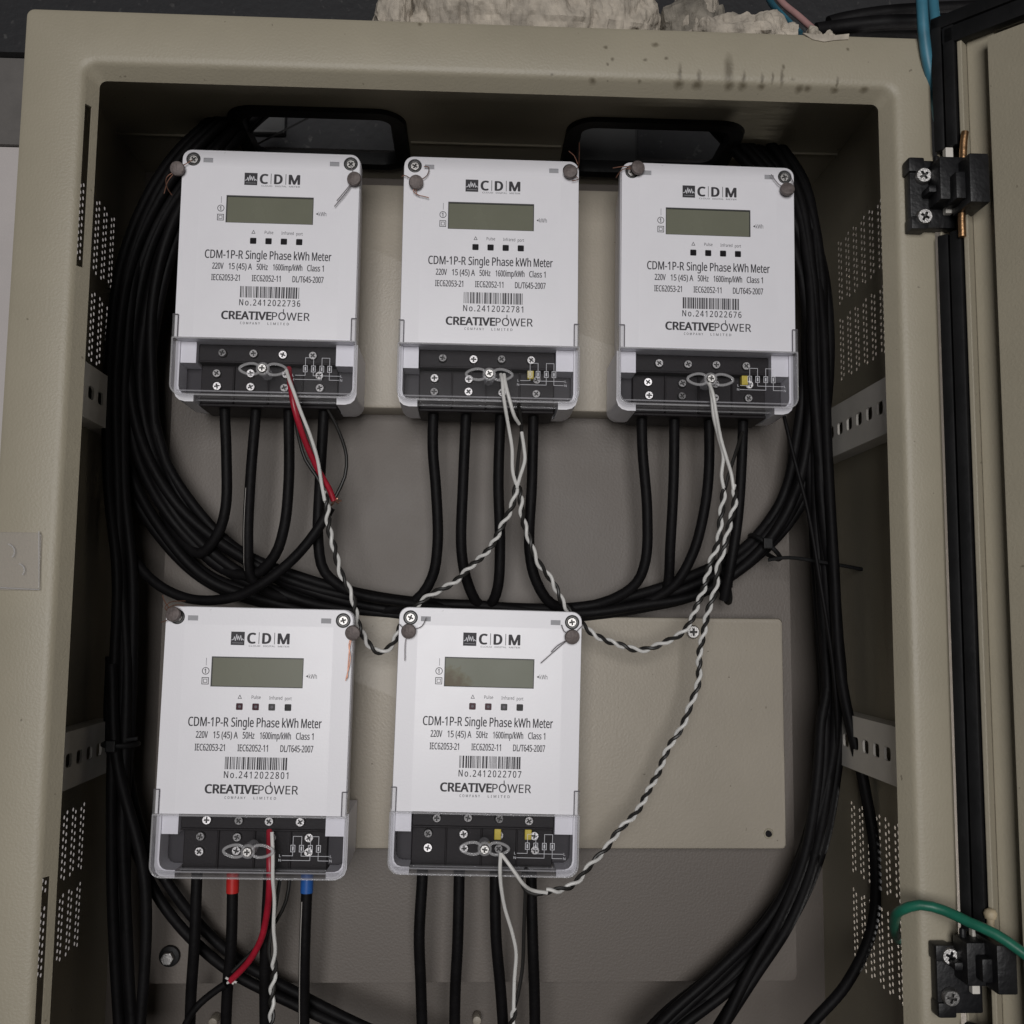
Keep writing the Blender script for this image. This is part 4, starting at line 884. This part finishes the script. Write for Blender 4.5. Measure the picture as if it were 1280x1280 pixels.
# broken plaster on the cabinet roof
from mathutils import noise as mnoise
def rock(name, x0, x1, ytop, y, depth, label, m='plaster', seed=0, lowfrac=0.0):
    a = P(x0, 30, y); c = P(x1, 30, y); zt_ = P((x0+x1)/2, ytop, y).z; zb = OZ1+.0006
    nx, nr = max(10, int((x1-x0)/6)), 14; vs = []; fs = []
    cx = a.x
    for i in range(nx+1):
        t = i/nx; env = max(.0, math.sin(math.pi*min(1, max(0, t))))**.32
        for k in range(nr):
            an = 2*math.pi*k/nr; hz = (zt_-zb)/2; hy = depth/2; sq = 1/max(abs(math.cos(an)), abs(math.sin(an)))**.7
            q = Vector((a.x+(c.x-a.x)*t, y+hy+hy*math.cos(an)*env*sq, zb+hz+hz*math.sin(an)*env*sq))
            d = mnoise.noise(q*90+Vector((seed, 0, 0)))*.0075+mnoise.noise(q*210+Vector((0, seed, 0)))*.0030+mnoise.noise(q*480)*.0012
            q += Vector((mnoise.noise(q*60+Vector((3, seed, 1)))*.004, math.cos(an)*d, math.sin(an)*d)); q.z = max(q.z, zb-.0003+.0002*math.sin(k)); vs.append(q)
    for i in range(nx):
        for k in range(nr): l = (k+1) % nr; fs.append((i*nr+k, i*nr+l, (i+1)*nr+l, (i+1)*nr+k))
    fs += [tuple(range(nr)), tuple(range(nx*nr, (nx+1)*nr))]
    mb = MB(); base_ = Vector(((a.x+c.x)/2, y+depth/2, zb)); mb.add([v-base_ for v in vs], fs); o = mb.build(name, m, None); o.location = base_
    sm = o.modifiers.new('sub', 'SUBSURF'); sm.levels = 1; sm.render_levels = 2; sm.subdivision_type = 'SIMPLE'
    tex = bpy.data.textures.new('rough', 'CLOUDS'); tex.noise_scale = .009; tex.noise_basis = 'ORIGINAL_PERLIN'; tex.noise_depth = 3
    dm = o.modifiers.new('disp', 'DISPLACE'); dm.texture = tex; dm.strength = .0032; dm.texture_coords = 'LOCAL'
    t2 = bpy.data.textures.new('crumb', 'VORONOI'); t2.noise_scale = .0042; t2.distance_metric = 'DISTANCE'
    d2 = o.modifiers.new('disp2', 'DISPLACE'); d2.texture = t2; d2.strength = -.0016; d2.texture_coords = 'LOCAL'
    tag(o, label, 'plaster rubble', 'broken plaster on the cabinet roof'); return o
rock('plaster_chunk', 496, 845, -48, .010, .07, 'longest pale plaster slab lying on the cabinet roof', seed=1)
rock('plaster_chunk', 464, 515, -30, .016, .05, 'rounded plaster lump at the end of the long slab', seed=5)
rock('plaster_chunk', 830, 918, -16, .020, .05, 'brown crumbly mortar lump wedged between two plaster pieces', 'mortar', seed=9)
rock('plaster_chunk', 868, 1004, 8, .008, .03, 'low ragged plaster piece tapering toward the pink wire', seed=13)
rock('plaster_chunk', 1012, 1048, 28, .006, .02, 'small plaster crumb at the tip of the pink wire', seed=17)
rock('plaster_chunk', 850, 905, -40, .022, .03, 'upright plaster flake behind the brown mortar', seed=22)
# paint flake under the crumb
fl = MB().plate([(P(x, y, 0).x, P(x, y, 0).z) for x, y in ((1003, 42), (1020, 44), (1042, 45), (1061, 43), (1060, 50), (1043, 51), (1030, 53), (1015, 50))], [], lambda x, z, y: (x, y, z), -.0008, -.0002)
b0 = P(1030, 48, -.0005); fl.v = [tuple(Vector(v)-b0) for v in fl.v]; o = fl.build('plaster_smear', 'plaster'); o.location = b0
tag(o, 'pale plaster smear on the top edge of the cabinet front', 'plaster smear')

# things seen through the roof openings
def barthing(name, p0, p1, r, m, label, cat):
    c = Vector(p0); o = MB().tube([Vector((0, 0, 0)), Vector(p1)-c], r, 4).build(name, m); o.location = c; tag(o, label, cat)
ZT = .352
barthing('steel_strip', PZ(318, 182, .358), PZ(386, 147, .358), .0009, 'steel_grey', 'thin grey steel strip slanting behind the wide roof opening', 'strip')
o = MB().box(-.176, -.150, WY-.020, WY-.0125, .375, .41).build('grey_patch_block', 'steel_grey', bevel=.002); tag(o, 'grey block seen through the roof opening above the upper red-wired meter', 'block')
o = MB().box(.068, .118, WY-.020, WY-.0125, .355, .40).build('grey_board', 'steel_grey', bevel=.002); tag(o, 'grey board seen through the roof opening above the meter between two others', 'board')
